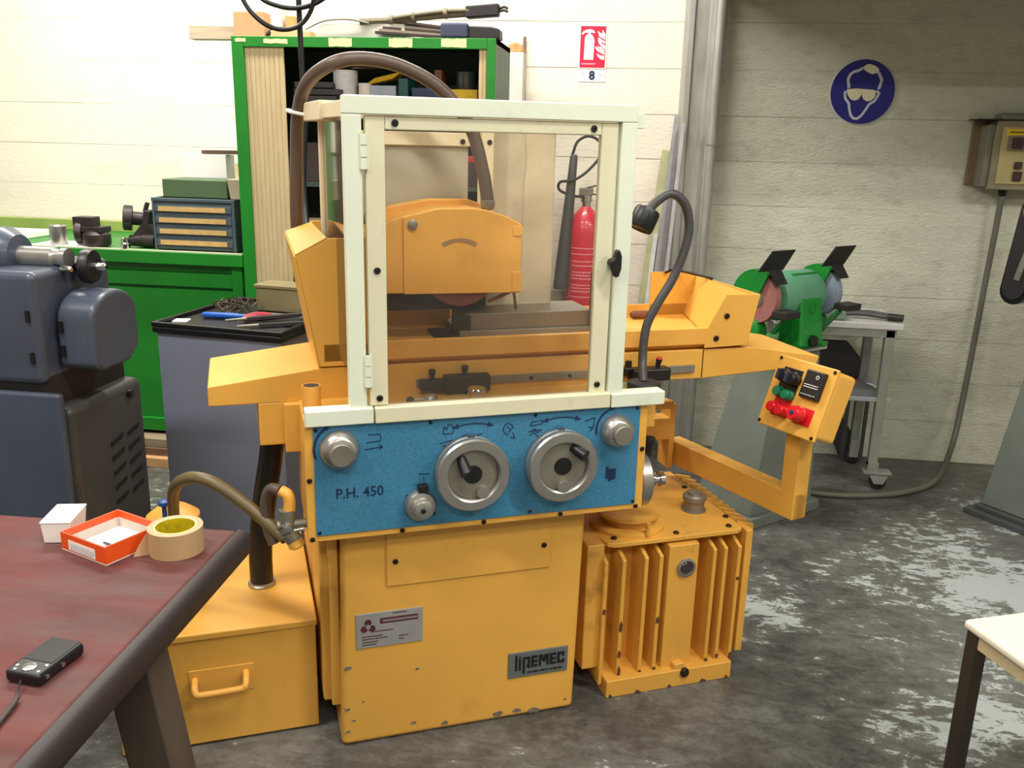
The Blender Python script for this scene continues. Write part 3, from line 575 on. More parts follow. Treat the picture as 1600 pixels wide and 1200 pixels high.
# valve at the left flank
VZ = MB().cyl((-0.108, -0.01, 0.60), (-0.108, -0.01, 0.655), 0.018); VZ.cyl((-0.13, -0.01, 0.618), (-0.066, -0.01, 0.618), 0.011); VZ.cyl((-0.108, -0.012, 0.60), (-0.09, -0.014, 0.575), 0.019)
VV = part(VZ.build('valve', steel_dull, G), 'steel valve at the left flank')
MB().cyl((-0.095, -0.045, 0.618), (-0.072, -0.045, 0.620), 0.005).build('valve_lever', chrome, VV); MB().lathe((-0.108, -0.012, 0.618), (0, -1, 0), [(0.012, 0), (0.014, 0.012), (0.01, 0.022), (0, 0.023)], 16).build('valve_cap', chrome, VV)
MB().tube([(-0.102, -0.01, 0.652), (-0.101, -0.01, 0.675), (-0.105, -0.008, 0.690), (-0.118, 0.0, 0.697)], 0.0135, 12).build('elbow', orange, VV)
MB().lathe((-0.094, -0.014, 0.582), (0.35, -0.1, -1), [(0.019, 0), (0.019, 0.016), (0.015, 0.02), (0, 0.02)], 16).build('union_cap', orange, VV)
MB().tube([(-0.118, 0.0, 0.697), (-0.140, 0.02, 0.695), (-0.152, 0.03, 0.66), (-0.150, 0.03, 0.60), (-0.138, 0.02, 0.56)], 0.013, 10).build('return_hose', rubber, VV)
# pipes at the right flank, console arm
pp = MB().tube([(0.86, 0.30, 0.86), (0.90, 0.34, 0.82), (0.93, 0.36, 0.74), (0.93, 0.38, 0.60)], 0.012, 10)
part(pp.build('right_hose', rubber, G), 'dark hose behind the right end of the guard frame')
MB().lathe((0.80, 0.20, 0.775), (1, 0, 0), [(0.02, 0), (0.02, 0.05), (0.026, 0.052), (0.026, 0.075), (0, 0.078)], 18).build('flank_cap', steel_dull, G)
MB().box(0.74, 0.80, 0.0, 0.10, 0.78, 0.86).build('flank_bracket', yellow, G, bevel=0.004)
br = MB().box(0.70, 1.07, 0.42, 0.48, 0.585, 0.655); br.box(1.066, 1.085, 0.42, 0.49, 0.49, 0.70)
br.box(0.70, 1.066, 0.40, 0.42, 0.69, 0.715)
part(br.build('arm_bracket', yellow_worn, G, bevel=0.003), 'worn yellow bracket carrying the console arm')
e = Vector((math.cos(R(-76.7)), math.sin(R(-76.7)), 0)); PC = Vector((1.224, -0.012, 0))
AR = MB()
AR.bar(PC-e*0.50+Vector((0, 0, 0.535)), PC+e*0.0255+Vector((0, 0, 0.535)), 0.052, 0.075)
AR.bar(PC+Vector((0, 0, 0.4975)), PC+Vector((0, 0, 0.80)), 0.051, 0.051, up=e)
part(AR.build('console_arm', yellow, G, bevel=0.003), 'yellow square-tube arm bent upwards to the console')
CN = part(MB().box(-0.090, 0.097, 0.006, 0.085, -0.088, 0.094).build('control_console', yellow, G, bevel=0.012, loc=(1.190, -0.022, 0.84), rot=(R(-20), 0, R(-76.7)), seg=3), 'yellow push-button console on its arm')
MB().box(-0.097, 0.098, 0, 0.010, -0.096, 0.098).build('console_lid', yellow, CN, bevel=0.004)
for x in (-0.089, 0.089):
    for z in (-0.087, 0.089): screw(CN, (x, 0, z), 0.005)
MB().box(-0.066, -0.004, -0.003, 0.002, 0.002, 0.070).build('switch_plate', black, CN, bevel=0.001)
MB().box(-0.062, -0.006, -0.003, 0.002, -0.062, 0.0).build('button_plate', red, CN, bevel=0.001)
def button(x, z, r, h, m, nm, lab=None):
    b = MB().lathe((x, -0.002, z), (0, -1, 0), [(r*1.12, 0), (r*1.12, h*0.35), (r, h*0.4), (r, h), (r*0.85, h*1.12), (0, h*1.14)], 24).build(nm, m, CN)
    if lab: part(b, lab)
button(-0.047, 0.045, 0.017, 0.028, black, 'selector_switch', 'left black selector switch'); button(-0.018, 0.042, 0.017, 0.028, black, 'selector_switch', 'right black selector switch')
for x, z in ((-0.047, 0.045), (-0.018, 0.042)): MB().box(x-0.004, x+0.004, -0.046, -0.030, z-0.014, z+0.014).build('selector_grip', mat('dark_blue_plastic', (40, 44, 60), 0.3), CN, bevel=0.002)
button(-0.047, 0.001, 0.0135, 0.024, green_btn, 'start_button', 'left green button'); button(-0.018, -0.002, 0.0135, 0.024, green_btn, 'start_button', 'right green button')
button(-0.047, -0.042, 0.0145, 0.026, red, 'stop_button', 'left red button'); button(-0.018, -0.045, 0.0145, 0.026, red, 'stop_button', 'right red button')
MB().box(0.014, 0.070, -0.003, 0.002, -0.064, -0.018).build('stop_plate', red, CN, bevel=0.001)
button(0.036, -0.040, 0.0195, 0.034, red, 'emergency_stop', 'large red emergency stop button')
MB().lathe((0.036, -0.04, -0.040), (0, -1, 0), [(0.006, 0), (0.006, 0.003), (0, 0.0035)], 14).build('stop_centre', ink, CN)
mt = part(MB().box(0.014, 0.074, -0.014, 0.002, 0.005, 0.080).build('current_meter', black, CN, bevel=0.004), 'black rectangular meter')
sc = MB().box(0.021, 0.066, -0.0146, -0.0138, 0.040, 0.0415); sc.box(0.021, 0.066, -0.0146, -0.0138, 0.034, 0.0355)
for k in range(6): sc.box(0.020+k*0.008, 0.025+k*0.008, -0.0146, -0.0138, 0.014, 0.0155)
sc.build('meter_marks', white_print, CN)
MB().lathe((0.055, -0.0138, 0.064), (0, -1, 0), [(0.005, 0), (0.005, 0.001), (0.0035, 0.001), (0.0035, 0.0)], 14).build('meter_ring', white_print, CN)

# ------------------------------------------------------------ coolant tank
T = tag(empty('coolant_tank', (-0.6467, 1.8183, 0), R(25)), 'yellow sheet-metal coolant tank under the red table corner', 'tank')
TK = MB().box(-0.515, -0.047, 0.097, 0.62, 0.005, 0.30).build('tank_body', yellow, T, bevel=0.004)
MB().box(-0.52, -0.043, 0.092, 0.625, 0.292, 0.312).build('tank_lid', yellow, T, bevel=0.005)
MB().box(-0.352, -0.200, 0.0945, 0.098, 0.141, 0.212).build('handle_plate', yellow, T, bevel=0.001)
part(MB().tube([(-0.338, 0.096, 0.186), (-0.338, 0.070, 0.182), (-0.335, 0.058, 0.172), (-0.322, 0.056, 0.168), (-0.235, 0.056, 0.170), (-0.222, 0.058, 0.176), (-0.219, 0.070, 0.186), (-0.219, 0.096, 0.190)], 0.0085, 10).build('handle', orange, T), 'bent rod handle')
part(MB().tube([(-0.168, 0.31, 0.312), (-0.166, 0.31, 0.42), (-0.150, 0.305, 0.55), (-0.128, 0.29, 0.68), (-0.118, 0.28, 0.76)], 0.030, 16).build('drain_pipe', black, T), 'thick black drain pipe')
MB().lathe((-0.168, 0.31, 0.312), (0, 0, 1), [(0.036, 0), (0.036, 0.006), (0.033, 0.008), (0.033, 0.012), (0.030, 0.012)], 20).build('pipe_clamp', steel, T)
pm = part(MB().lathe((-0.378, 0.35, 0.312), (0, 0, 1), [(0.06, 0), (0.06, 0.17), (0.066, 0.18), (0.066, 0.205), (0.04, 0.225), (0.0, 0.23)], 24).build('coolant_pump', yellow_worn, T), 'yellow coolant pump behind the tape roll')
part(MB().tube([(-0.372, 0.30, 0.50), (-0.366, 0.25, 0.60), (-0.348, 0.18, 0.665), (-0.31, 0.13, 0.697), (-0.26, 0.09, 0.693), (-0.19, 0.05, 0.645), (-0.135, 0.015, 0.598), (-0.112, -0.008, 0.583)], 0.0145, 12).build('feed_hose', rubber_olive, T), 'olive rubber feed hose')

part(MB().lathe((-0.392, 0.29, 0.50), (0, 0, 1), [(0.006, 0), (0.006, 0.066), (0.013, 0.070), (0.014, 0.08), (0.005, 0.084)], 12).build('blue_tap', mat('blue_tap_plastic', (44, 78, 140), 0.4), T), 'small blue tap on the pump')

# ------------------------------------------------------------ hydraulic power unit
P = tag(empty('hydraulic_unit', (-0.6467, 1.8183, 0), R(25)), 'yellow finned hydraulic unit at the right of the grinder', 'hydraulic unit')
MB().box(0.70, 1.13, 0.115, 0.51, 0.05, 0.43).build('tank_body', yellow_worn, P, bevel=0.004)
MB().box(0.655, 0.705, 0.05, 0.45, 0.075, 0.445).build('side_box', yellow_worn, P, bevel=0.004)
MB().box(0.715, 1.10, 0.012, 0.48, 0.0, 0.052).build('foot_plate', yellow_worn, P, bevel=0.003)
def fin(x, wdt=0.012):
    MB().prism([(0.118, 0.052), (0.034, 0.030), (0.032, 0.40), (0.118, 0.431)], 'x', x-wdt/2, x+wdt/2).build('fin', yellow_worn, P, bevel=0.003)
for x in (0.705, 0.757, 0.822, 0.866, 1.028, 1.062, 1.105): fin(x)
MB().prism([(0.12, 0.05), (0.036, 0.028), (0.034, 0.424), (0.12, 0.431)], 'x', 0.888, 0.978).build('gauge_boss', yellow_worn, P, bevel=0.003)
for k in range(12):
    y = 0.10+k*0.034
    MB().prism([(1.128, 0.06), (1.182, 0.075), (1.182, 0.432), (1.128, 0.445)], 'y', y-0.006, y+0.006).build('fin', yellow_worn, P, bevel=0.002)
MB().box(1.128, 1.15, 0.045, 0.10, 0.06, 0.44).build('corner_rib', yellow_worn, P, bevel=0.003)
MB().prism([(0.715, 0.055), (0.735, 0.045), (1.10, 0.045), (1.122, 0.06), (1.122, 0.50), (0.70, 0.50), (0.70, 0.10)], 'z', 0.432, 0.446).build('top_plate', yellow_worn, P, bevel=0.003)
for (x, y) in [(0.74, 0.075), (0.92, 0.065), (1.085, 0.07), (1.11, 0.13), (0.735, 0.26), (1.10, 0.36), (0.76, 0.1)]:
    screw(P, (x, y, 0.446), 0.0085, rot=(R(-90), 0, 0), name='bolt')
bc = part(MB().lathe((1.045, 0.20, 0.446), (0, 0, 1), [(0.036, 0), (0.036, 0.004), (0.030, 0.005), (0.030, 0.03), (0.0335, 0.032), (0.0335, 0.045), (0.028, 0.05), (0.022, 0.05), (0.02, 0.056), (0, 0.058)], 28).build('breather_cap', steel_dull, P), 'ribbed grey metal breather cap')
part(MB().lathe((0.815, 0.16, 0.446), (0, 0, 1), [(0.105, 0), (0.105, 0.010), (0.098, 0.014), (0.066, 0.015), (0.066, 0.034), (0.088, 0.036), (0.088, 0.046), (0, 0.047)], 36).build('pump_flange', yellow_worn, P), 'round pump flange')
MB().cyl((0.83, 0.055, 0.455), (0.83, 0.055, 0.49), 0.007).build('flange_bolt', yellow_worn, P)
sgm = part(MB().lathe((0.941, 0.035, 0.357), (0, -1, 0), [(0.027, 0), (0.027, 0.007), (0.022, 0.009), (0.020, 0.009), (0.018, 0.004), (0, 0.004)], 28).build('sight_glass', steel, P), 'round oil sight glass')
MB().lathe((0.941, 0.031, 0.357), (0, -1, 0), [(0.0185, 0), (0.015, 0.004), (0, 0.005)], 20).build('glass_lens', mat('dark_oil_glass', (60, 50, 48), 0.15, coat=0.5), sgm)
MB().prism([(0.915, 0.028), (0.965, 0.028), (0.96, 0.06), (0.945, 0.072), (0.92, 0.068)], 'y', 0.015, 0.04).build('drain_boss', yellow_worn, P, bevel=0.004)
MB().lathe((0.950, 0.016, 0.042), (0.2, -1, 0), [(0.014, 0), (0.014, 0.008), (0.012, 0.011), (0, 0.011)], 8).build('drain_plug', bolt_dark, P)

rust_chip = mat('rust_chip', (92, 58, 34), 0.7, var=0.3, scale=60)
for x, z, h in [(0.757, 0.19, 0.03), (0.757, 0.11, 0.02), (0.759, 0.05, 0.03), (0.822, 0.045, 0.014), (0.866, 0.20, 0.018), (0.866, 0.05, 0.012), (1.028, 0.05, 0.014), (1.062, 0.06, 0.012), (1.105, 0.05, 0.02), (1.105, 0.30, 0.008), (0.705, 0.25, 0.014)]:
    MB().prism([(x-0.005, z), (x+0.003, z-0.004), (x+0.005, z+h*0.6), (x, z+h), (x-0.004, z+h*0.7)], 'y', 0.0315, 0.040).build('paint_chip', rust_chip, P)
for x, w in [(0.722, 0.012), (0.80, 0.02), (0.90, 0.014), (1.0, 0.024), (1.08, 0.012)]:
    MB().prism([(x, 0.002), (x+w, 0.002), (x+w*0.8, 0.008), (x+w*0.3, 0.012)], 'y', 0.0113, 0.02).build('paint_chip', rust_chip, P)

# ------------------------------------------------------------ gooseneck lamp on the guard rail
gl = tag(empty('gooseneck_lamp', (-0.6467, 1.8183, 0), R(25)), 'black flexible gooseneck lamp beside the white guard frame', 'lamp')
MB().lathe((0.772, 0.02, 0.8625), (0, 0, 1), [(0.042, 0), (0.042, 0.028), (0.039, 0.032), (0, 0.032)], 28).build('magnetic_base', black_matte, gl)
MB().tube([(0.775, 0.03, 0.89), (0.788, 0.07, 0.94), (0.798, 0.08, 1.022), (0.828, 0.08, 1.085), (0.861, 0.08, 1.14), (0.888, 0.08, 1.21), (0.897, 0.08, 1.27), (0.882, 0.08, 1.325), (0.842, 0.08, 1.352), (0.800, 0.08, 1.330), (0.779, 0.08, 1.300)], 0.0115, 12).build('flexible_neck', mat('grey_flex_conduit', (74, 72, 74), 0.45, 0.2, var=0.2, scale=200), gl)
ax = Vector((-0.45, -0.1, -0.9)).normalized()
ls = MB().lathe(Vector((0.784, 0.08, 1.316)), ax, [(0.014, 0), (0.030, 0.004), (0.032, 0.01), (0.032, 0.052), (0.030, 0.055), (0.027, 0.052), (0, 0.048)], 28).build('lamp_head', black, gl)
for k in range(10):
    a = 2*math.pi*k/10; u = ax.orthogonal().normalized(); w = ax.cross(u); dr = u*math.cos(a)+w*math.sin(a); o = Vector((0.784, 0.08, 1.316))+ax*0.003
    MB().bar(o+dr*0.015, o+dr*0.029, 0.004, 0.004, up=ax).build('cooling_rib', mat('lamp_rib_grey', (110, 106, 104), 0.4), ls)

# ============================================================ GREEN CABINET
tam = bpy.data.materials.new('cream_tambour'); tam.use_nodes = True
_n = tam.node_tree.nodes; _l = tam.node_tree.links; _b = _n['Principled BSDF']; _b.inputs['Roughness'].default_value = 0.55
_t = _n.new('ShaderNodeTexCoord'); _z = _n.new('ShaderNodeTexNoise'); _z.inputs['Scale'].default_value = 9
_mp = _n.new('ShaderNodeMapping'); _mp.inputs['Scale'].default_value = (6, 6, 0.6); _l.new(_t.outputs['Object'], _mp.inputs[0]); _l.new(_mp.outputs[0], _z.inputs['Vector'])
_r = _n.new('ShaderNodeValToRGB'); _r.color_ramp.elements[0].color = (*lin((176, 156, 116)), 1); _r.color_ramp.elements[1].color = (*lin((206, 188, 148)), 1)
_l.new(_z.outputs['Fac'], _r.inputs[0]); _l.new(_r.outputs[0], _b.inputs['Base Color'])
CX0, CX1, CY0, CY1, CZ = -1.652, -0.574, 3.60, 3.985, 1.846
cab_in = mat('cabinet_interior_paint', (44, 62, 58), 0.7)
K = tag(empty('storage_cabinet', (0, 0, 0)), 'tall green tambour storage cabinet with cream shutter against the white wall', 'cabinet')
MB().box(CX0, CX0+0.02, CY0+0.02, CY1, 0, CZ).build('side_panel', green, K)
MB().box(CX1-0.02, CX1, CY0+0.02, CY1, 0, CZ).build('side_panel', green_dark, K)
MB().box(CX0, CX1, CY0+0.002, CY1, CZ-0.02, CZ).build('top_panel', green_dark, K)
MB().box(CX0+0.02, CX1-0.02, CY1-0.012, CY1-0.002, 0, CZ-0.02).build('back_panel', cab_in, K)
MB().box(CX0+0.02, CX1-0.02, CY0+0.03, CY1-0.012, 0.06, 0.09).build('bottom_panel', green_dark, K)
MB().box(CX0, CX0+0.05, CY0, CY0+0.02, 0, CZ).build('stile', green, K, bevel=0.002)
MB().box(CX1-0.036, CX1, CY0, CY0+0.02, 0, CZ).build('stile', green, K, bevel=0.002)
MB().box(CX0+0.05, CX1-0.036, CY0, CY0+0.02, CZ-0.04, CZ).build('top_rail', green, K, bevel=0.002)
for i in range(8):
    x = CX0+0.05+i*0.0205
    MB().prism([(x, CY0+0.012), (x+0.004, CY0+0.009), (x+0.0165, CY0+0.009), (x+0.0203, CY0+0.012), (x+0.0203, CY0+0.02), (x, CY0+0.02)], 'z', 0.09, CZ-0.04).build('shutter_slat', tam, K)
for i in range(2):
    x = -0.642+i*0.0155
    MB().prism([(x, CY0+0.012), (x+0.003, CY0+0.009), (x+0.0125, CY0+0.009), (x+0.0153, CY0+0.012), (x+0.0153, CY0+0.02), (x, CY0+0.02)], 'z', 0.09, CZ-0.04).build('shutter_slat', tam, K)
SH = [0.55, 0.95, 1.28, 1.575]
for z in SH: MB().box(CX0+0.02, CX1-0.02, CY0+0.04, CY1-0.012, z-0.018, z).build('shelf', cab_in, K)
tape_c = mat('peeling_cream_tape', (222, 208, 160), 0.7, var=0.1, scale=30)
for x0, x1, z0, z1 in [(-1.635, -1.59, 1.823, 1.839), (-1.515, -1.415, 1.817, 1.838), (-1.245, -1.15, 1.808, 1.843), (-1.0, -0.905, 1.808, 1.844), (-0.79, -0.69, 1.810, 1.844)]:
    rr = random.Random(int(-x0*1000)); n = 8
    pts = [(x0+(x1-x0)*i/n, z0+rr.uniform(0, 0.004)) for i in range(n+1)]+[(x1-(x1-x0)*i/n, z1-rr.uniform(0, 0.003)) for i in range(n+1)]
    MB().prism(pts, 'y', CY0-0.001, CY0+0.003).build('tape_patch', tape_c, K)
# things inside
def can(name, x, y, z, r, h, m, label, cat='can', g=None):
    return tag(MB().lathe((x, y, z), (0, 0, 1), [(r*0.96, 0), (r, 0.004), (r, h-0.006), (r*1.03, h-0.005), (r*1.03, h), (r*0.9, h), (r*0.88, h-0.006), (0, h-0.006)], 24).build(name, m), label, cat, g)
c = can('paint_can', -1.225, 3.74, 1.575, 0.05, 0.155, mat('worn_white_can', (200, 198, 200), 0.5, var=0.15, scale=14, dirt=(70, 66, 70), dirt_amt=0.8, dirt_scale=14), 'white paint can with dark marks in the green cabinet')
can('tape_roll', -1.135, 3.72, 1.575, 0.028, 0.105, mat('pale_roll', (214, 206, 198), 0.5), 'pale short roll beside the paint can in the cabinet', 'roll')
tag(MB().loft([(-1.13, 3.70, 1.672), (-1.02, 3.72, 1.70), (-1.02, 3.80, 1.70), (-1.13, 3.78, 1.672)], [(-1.09, 3.70, 1.70), (-0.98, 3.72, 1.728), (-0.98, 3.80, 1.728), (-1.09, 3.78, 1.70)]).build('yellow_case', mat('dirty_yellow', (186, 150, 30), 0.5)), 'dirty yellow case tilted on tins in the cabinet', 'case')
tag(MB().box(-1.11, -1.0, 3.70, 3.82, 1.575, 1.672).build('tin_box', mat('pale_blue_tin', (150, 156, 170), 0.5, var=0.2, scale=12), bevel=0.004), 'pale blue-grey tin box under the yellow case', 'box')
tag(MB().box(-0.985, -0.945, 3.68, 3.82, 1.575, 1.70).build('teal_binder', mat('dark_teal', (24, 74, 72), 0.5), bevel=0.003), 'dark teal upright binder in the cabinet', 'binder')
tag(MB().box(-0.93, -0.80, 3.68, 3.80, 1.575, 1.665).build('blue_box', mat('dark_blue_box', (40, 54, 84), 0.5, var=0.3, scale=20), bevel=0.004), 'dark blue box in the middle of the cabinet shelf', 'box')
tag(MB().box(-0.79, -0.655, 3.66, 3.80, 1.575, 1.66).build('yellow_carton', mat('yellow_carton', (196, 160, 30), 0.6, var=0.15, scale=40), bevel=0.003), 'yellow carton at the right end of the cabinet shelf', 'carton')
tag(MB().box(-0.84, -0.81, 3.70, 3.80, 1.665, 1.735).build('brown_block', mat('brown_wood_block', (90, 52, 30), 0.6), bevel=0.002), 'small brown wooden block on the dark blue box', 'block')
can('glass_jar', -0.715, 3.74, 1.66, 0.042, 0.07, mat('dark_glass', (44, 52, 54), 0.1, coat=0.5), 'dark glass jar on the yellow carton', 'jar')
for i, (z, w) in enumerate([(1.575, 0.20), (1.602, 0.19), (1.629, 0.21), (1.656, 0.17)]):
    tag(MB().box(-1.43+0.004*i, -1.43+w, 3.66, 3.86, z, z+0.024).build('flat_case', mat('dark_grey_case', (52, 50, 54), 0.4), bevel=0.003), ['bottom', 'second', 'third', 'top'][i]+' flat dark case of the pile at the cabinet left', 'case', 'flat cases in the cabinet')
tag(MB().loft([(-1.19, 3.70, 1.735), (-1.05, 3.74, 1.74), (-1.05, 3.80, 1.74), (-1.19, 3.80, 1.735)], [(-1.13, 3.72, 1.765), (-1.11, 3.74, 1.77), (-1.11, 3.80, 1.77), (-1.13, 3.80, 1.765)]).build('leather_pouch', mat('brown_leather', (66, 44, 38), 0.6)), 'brown leather pouch on the paint can', 'pouch')
rd = random.Random(5)
lo = [('upright_box', (-1.40, -1.30), (1.28, 1.44), (52, 40, 36), 'brown upright box on the third cabinet shelf'), ('pale_block', (-1.425, -1.405), (1.28, 1.40), (206, 176, 110), 'pale wooden block beside the shutter on the third shelf'), ('red_tin', (-0.77, -0.655), (1.3765, 1.402), (190, 30, 56), 'flat red tin on the maroon case seen past the hose'), ('maroon_case', (-0.78, -0.65), (1.28, 1.376), (60, 34, 44), 'dark maroon case under the flat red tin'), ('pale_wrap', (-1.425, -1.36), (0.95, 1.12), (210, 190, 150), 'pale wrapped parcel on the second cabinet shelf')]
for nm, (x0, x1), (z0, z1), cc, lb in lo: tag(MB().box(x0, x1, 3.67, 3.80, z0, z1).build(nm, mat(nm+'_colour', cc, 0.6), bevel=0.004), lb, 'box')
# things on top of the cabinet
tag(MB().box(-1.90, -1.60, 3.74, 3.80, 1.8465, 1.90).build('plank', mat('grey_plank', (176, 160, 136), 0.7, var=0.15, stretch=(1, 10, 10)), bevel=0.002), 'grey-beige plank overhanging the cabinet top left', 'plank')
tag(MB().box(-1.665, -1.535, 3.66, 3.73, 1.847, 1.945).build('cardboard_box', cardboard, bevel=0.002), 'small brown cardboard box on the cabinet top', 'box')
tag(MB().box(-1.535, -1.49, 3.72, 3.84, 1.847, 1.99).build('cardboard_tube', mat('white_tube', (222, 216, 206), 0.6), bevel=0.012), 'pale upright roll behind the cardboard box', 'roll')
tag(MB().box(-1.50, -1.335, 3.64, 3.72, 1.847, 1.872).build('wood_block', wood_pale, bevel=0.002), 'flat pale wood block on the cabinet top', 'wood block')
tag(MB().box(-1.475, -1.44, 3.74, 3.80, 1.847, 1.94).build('wood_offcut', mat('orange_wood', (206, 150, 90), 0.6), bevel=0.002), 'orange upright wood offcut behind the black drop pole', 'wood offcut')
tag(MB().tube([(-1.54, 3.68, 1.856), (-1.50, 3.70, 1.885), (-1.46, 3.72, 1.880), (-1.43, 3.74, 1.862)], 0.008, 8).build('hose_offcut', black_matte), 'short dark hose offcut on the cabinet top', 'hose')
tag(MB().prism([(-1.33, 1.847), (-0.95, 1.847), (-0.96, 1.905), (-1.28, 1.908), (-1.31, 1.90)], 'y', 3.68, 3.85).build('grey_carton', mat('grey_carton', (196, 192, 180), 0.7, var=0.08), bevel=0.003), 'low flat grey carton on the cabinet top', 'carton')
tag(MB().tube([(-1.36, 3.66, 1.88), (-1.28, 3.66, 1.912), (-1.18, 3.66, 1.918), (-1.10, 3.67, 1.905)], 0.004, 8).build('bent_wire', steel_dull), 'bent wire curving over the grey carton', 'wire')
bun = tag(empty('tool_bundle'), 'long olive rod bundle with dark sleeve lying on the flat bars', 'rod bundle')
MB().tube([(-1.14, 3.68, 1.912), (-1.0, 3.69, 1.920), (-0.85, 3.70, 1.936), (-0.68, 3.71, 1.950)], 0.0125, 8).build('rod', mat('olive_rod', (104, 96, 72), 0.6), bun)
MB().tube([(-1.0, 3.67, 1.925), (-0.9, 3.68, 1.940), (-0.78, 3.69, 1.955), (-0.68, 3.70, 1.958)], 0.008, 8).build('rod', mat('olive_rod', (104, 96, 72), 0.6), bun)
MB().loft([(-0.71, 3.67, 1.928), (-0.71, 3.73, 1.928), (-0.71, 3.73, 1.972), (-0.71, 3.67, 1.972)], [(-0.58, 3.68, 1.938), (-0.58, 3.73, 1.938), (-0.58, 3.73, 1.984), (-0.58, 3.68, 1.984)]).build('sleeve', black_matte, bun, bevel=0.006)
for k, dx in enumerate((0.0, 0.012)): MB().tube([(-0.58, 3.70, 1.966-0.01*k), (-0.56, 3.70, 1.972-0.012*k), (-0.545, 3.70, 1.966-0.012*k)], 0.005, 8).build('hook', black_matte, bun)
for x in (-1.02, -0.93, -0.80, -0.71): MB().lathe((x, 3.69, 1.918+(x+1.02)*0.12), (1, 0, 0.1), [(0.019, 0), (0.021, 0.008), (0.019, 0.016)], 10).build('tie', mat('olive_rod', (104, 96, 72), 0.6), bun)
for k in range(6):
    z = 1.852+k*0.010
    cc = [(62, 50, 46), (140, 130, 116), (70, 56, 50), (160, 150, 132), (56, 46, 44), (96, 80, 72)][k]
    tag(MB().bar((-1.07+0.012*k, 3.66+0.012*k, z+0.018), (-0.72-0.02*k, 3.69+0.014*k, z), 0.026, 0.0095).build('flat_bar', mat('flat_bar_%d' % k, cc, 0.5, 0.3)), ['lowest', 'second', 'third', 'fourth', 'fifth', 'topmost'][k]+' flat bar of the fan-shaped pile on the cabinet', 'metal bar', 'flat bars on the cabinet')
tag(MB().box(-0.80, -0.69, 3.62, 3.66, 1.847, 1.905).build('navy_pouch', mat('navy_cloth', (56, 60, 84), 0.7), bevel=0.01), 'navy blue pouch at the cabinet top edge', 'pouch')
tag(MB().prism([(-0.69, 1.847), (-0.565, 1.847), (-0.568, 1.885), (-0.60, 1.892), (-0.69, 1.895)], 'y', 3.63, 3.72).build('black_pouch', mat('black_leather', (32, 28, 28), 0.5), bevel=0.006), 'black leather pouch at the right end of the cabinet top', 'pouch')

# boards and cable between cabinet and wall
pb = tag(empty('leaning_post'), 'white-painted wooden post with chipped top beside the cabinet', 'post')
MB().box(-0.612, -0.532, 4.12, 4.20, 0, 1.845).build('post_body', mat('chalky_white', (214, 210, 200), 0.7), pb, bevel=0.006)
MB().prism([(-0.608, 1.845), (-0.534, 1.845), (-0.54, 1.875), (-0.57, 1.888), (-0.60, 1.88)], 'y', 4.125, 4.195).build('broken_top', mat('broken_wood', (206, 150, 96), 0.8, var=0.3, scale=40), pb, bevel=0.004)
tag(MB().tube([(-0.556, 4.325, 1.93), (-0.556, 4.322, 1.70), (-0.545, 4.32, 1.52), (-0.535, 4.32, 1.38), (-0.55, 4.32, 1.14), (-0.55, 4.32, 0.6)], lambda t: 0.0075+0.003*math.sin(t*9), 8).build('wall_cable', mat('grey_brown_cable', (120, 108, 96), 0.5)), 'grey-brown cable hanging on the wall right of the cabinet', 'cable')

# black drop pole with cable loops
dp = tag(empty('power_drop'), 'black vertical power drop pole with hanging cable loops', 'power drop')
MB().tube([(-1.135, 3.0, 4.0), (-1.135, 3.0, 1.89), (-1.125, 3.0, 1.60), (-1.14, 2.98, 1.30), (-1.04, 2.78, 1.05), (-0.93, 2.64, 0.95)], lambda t: 0.009+0.006*min(1, max(0, (t-0.3)*4)), 12).build('drop_pole', black, dp)
MB().tube([(-1.31, 2.95, 2.3), (-1.33, 2.95, 2.0), (-1.305, 2.95, 1.89), (-1.25, 2.95, 1.825), (-1.19, 2.96, 1.80), (-1.13, 2.975, 1.812), (-1.085, 2.975, 1.86), (-1.065, 2.96, 1.93), (-1.05, 2.95, 2.1)], 0.0075, 10).build('cable_loop', black, dp)
MB().tube([(-1.30, 2.97, 2.0), (-1.26, 2.97, 1.905), (-1.19, 2.97, 1.872), (-1.12, 2.975, 1.868), (-1.05, 2.97, 1.89), (-1.0, 2.97, 1.94), (-0.97, 2.97, 2.1)], 0.008, 10).build('cable_loop', black, dp)

# ============================================================ wall signs, extinguisher
sf = tag(empty('fire_extinguisher_sign', (-0.30, WY, 1.797)), 'red fire extinguisher sign with white pictogram on the white wall', 'sign')
MB().box(-0.004, 0.122, -0.004, 0, 0.0, 0.187).build('sign_border', white_print, sf)
MB().box(0.0, 0.116, -0.005, -0.003, 0.004, 0.183).build('sign_plate', mat('sign_red', (214, 20, 66), 0.4, var=0.02), sf)
sx = lambda p: [(a, b) for a, b in p]
MB().prism([(0.018, 0.038), (0.062, 0.038), (0.064, 0.12), (0.06, 0.135), (0.052, 0.146), (0.045, 0.148), (0.045, 0.155), (0.062, 0.153), (0.066, 0.156), (0.058, 0.166), (0.042, 0.170), (0.022, 0.166), (0.010, 0.158), (0.004, 0.148), (0.012, 0.146), (0.016, 0.153), (0.034, 0.155), (0.034, 0.148), (0.026, 0.143), (0.020, 0.133)], 'y', -0.006, -0.004).build('extinguisher_symbol', white_print, sf)
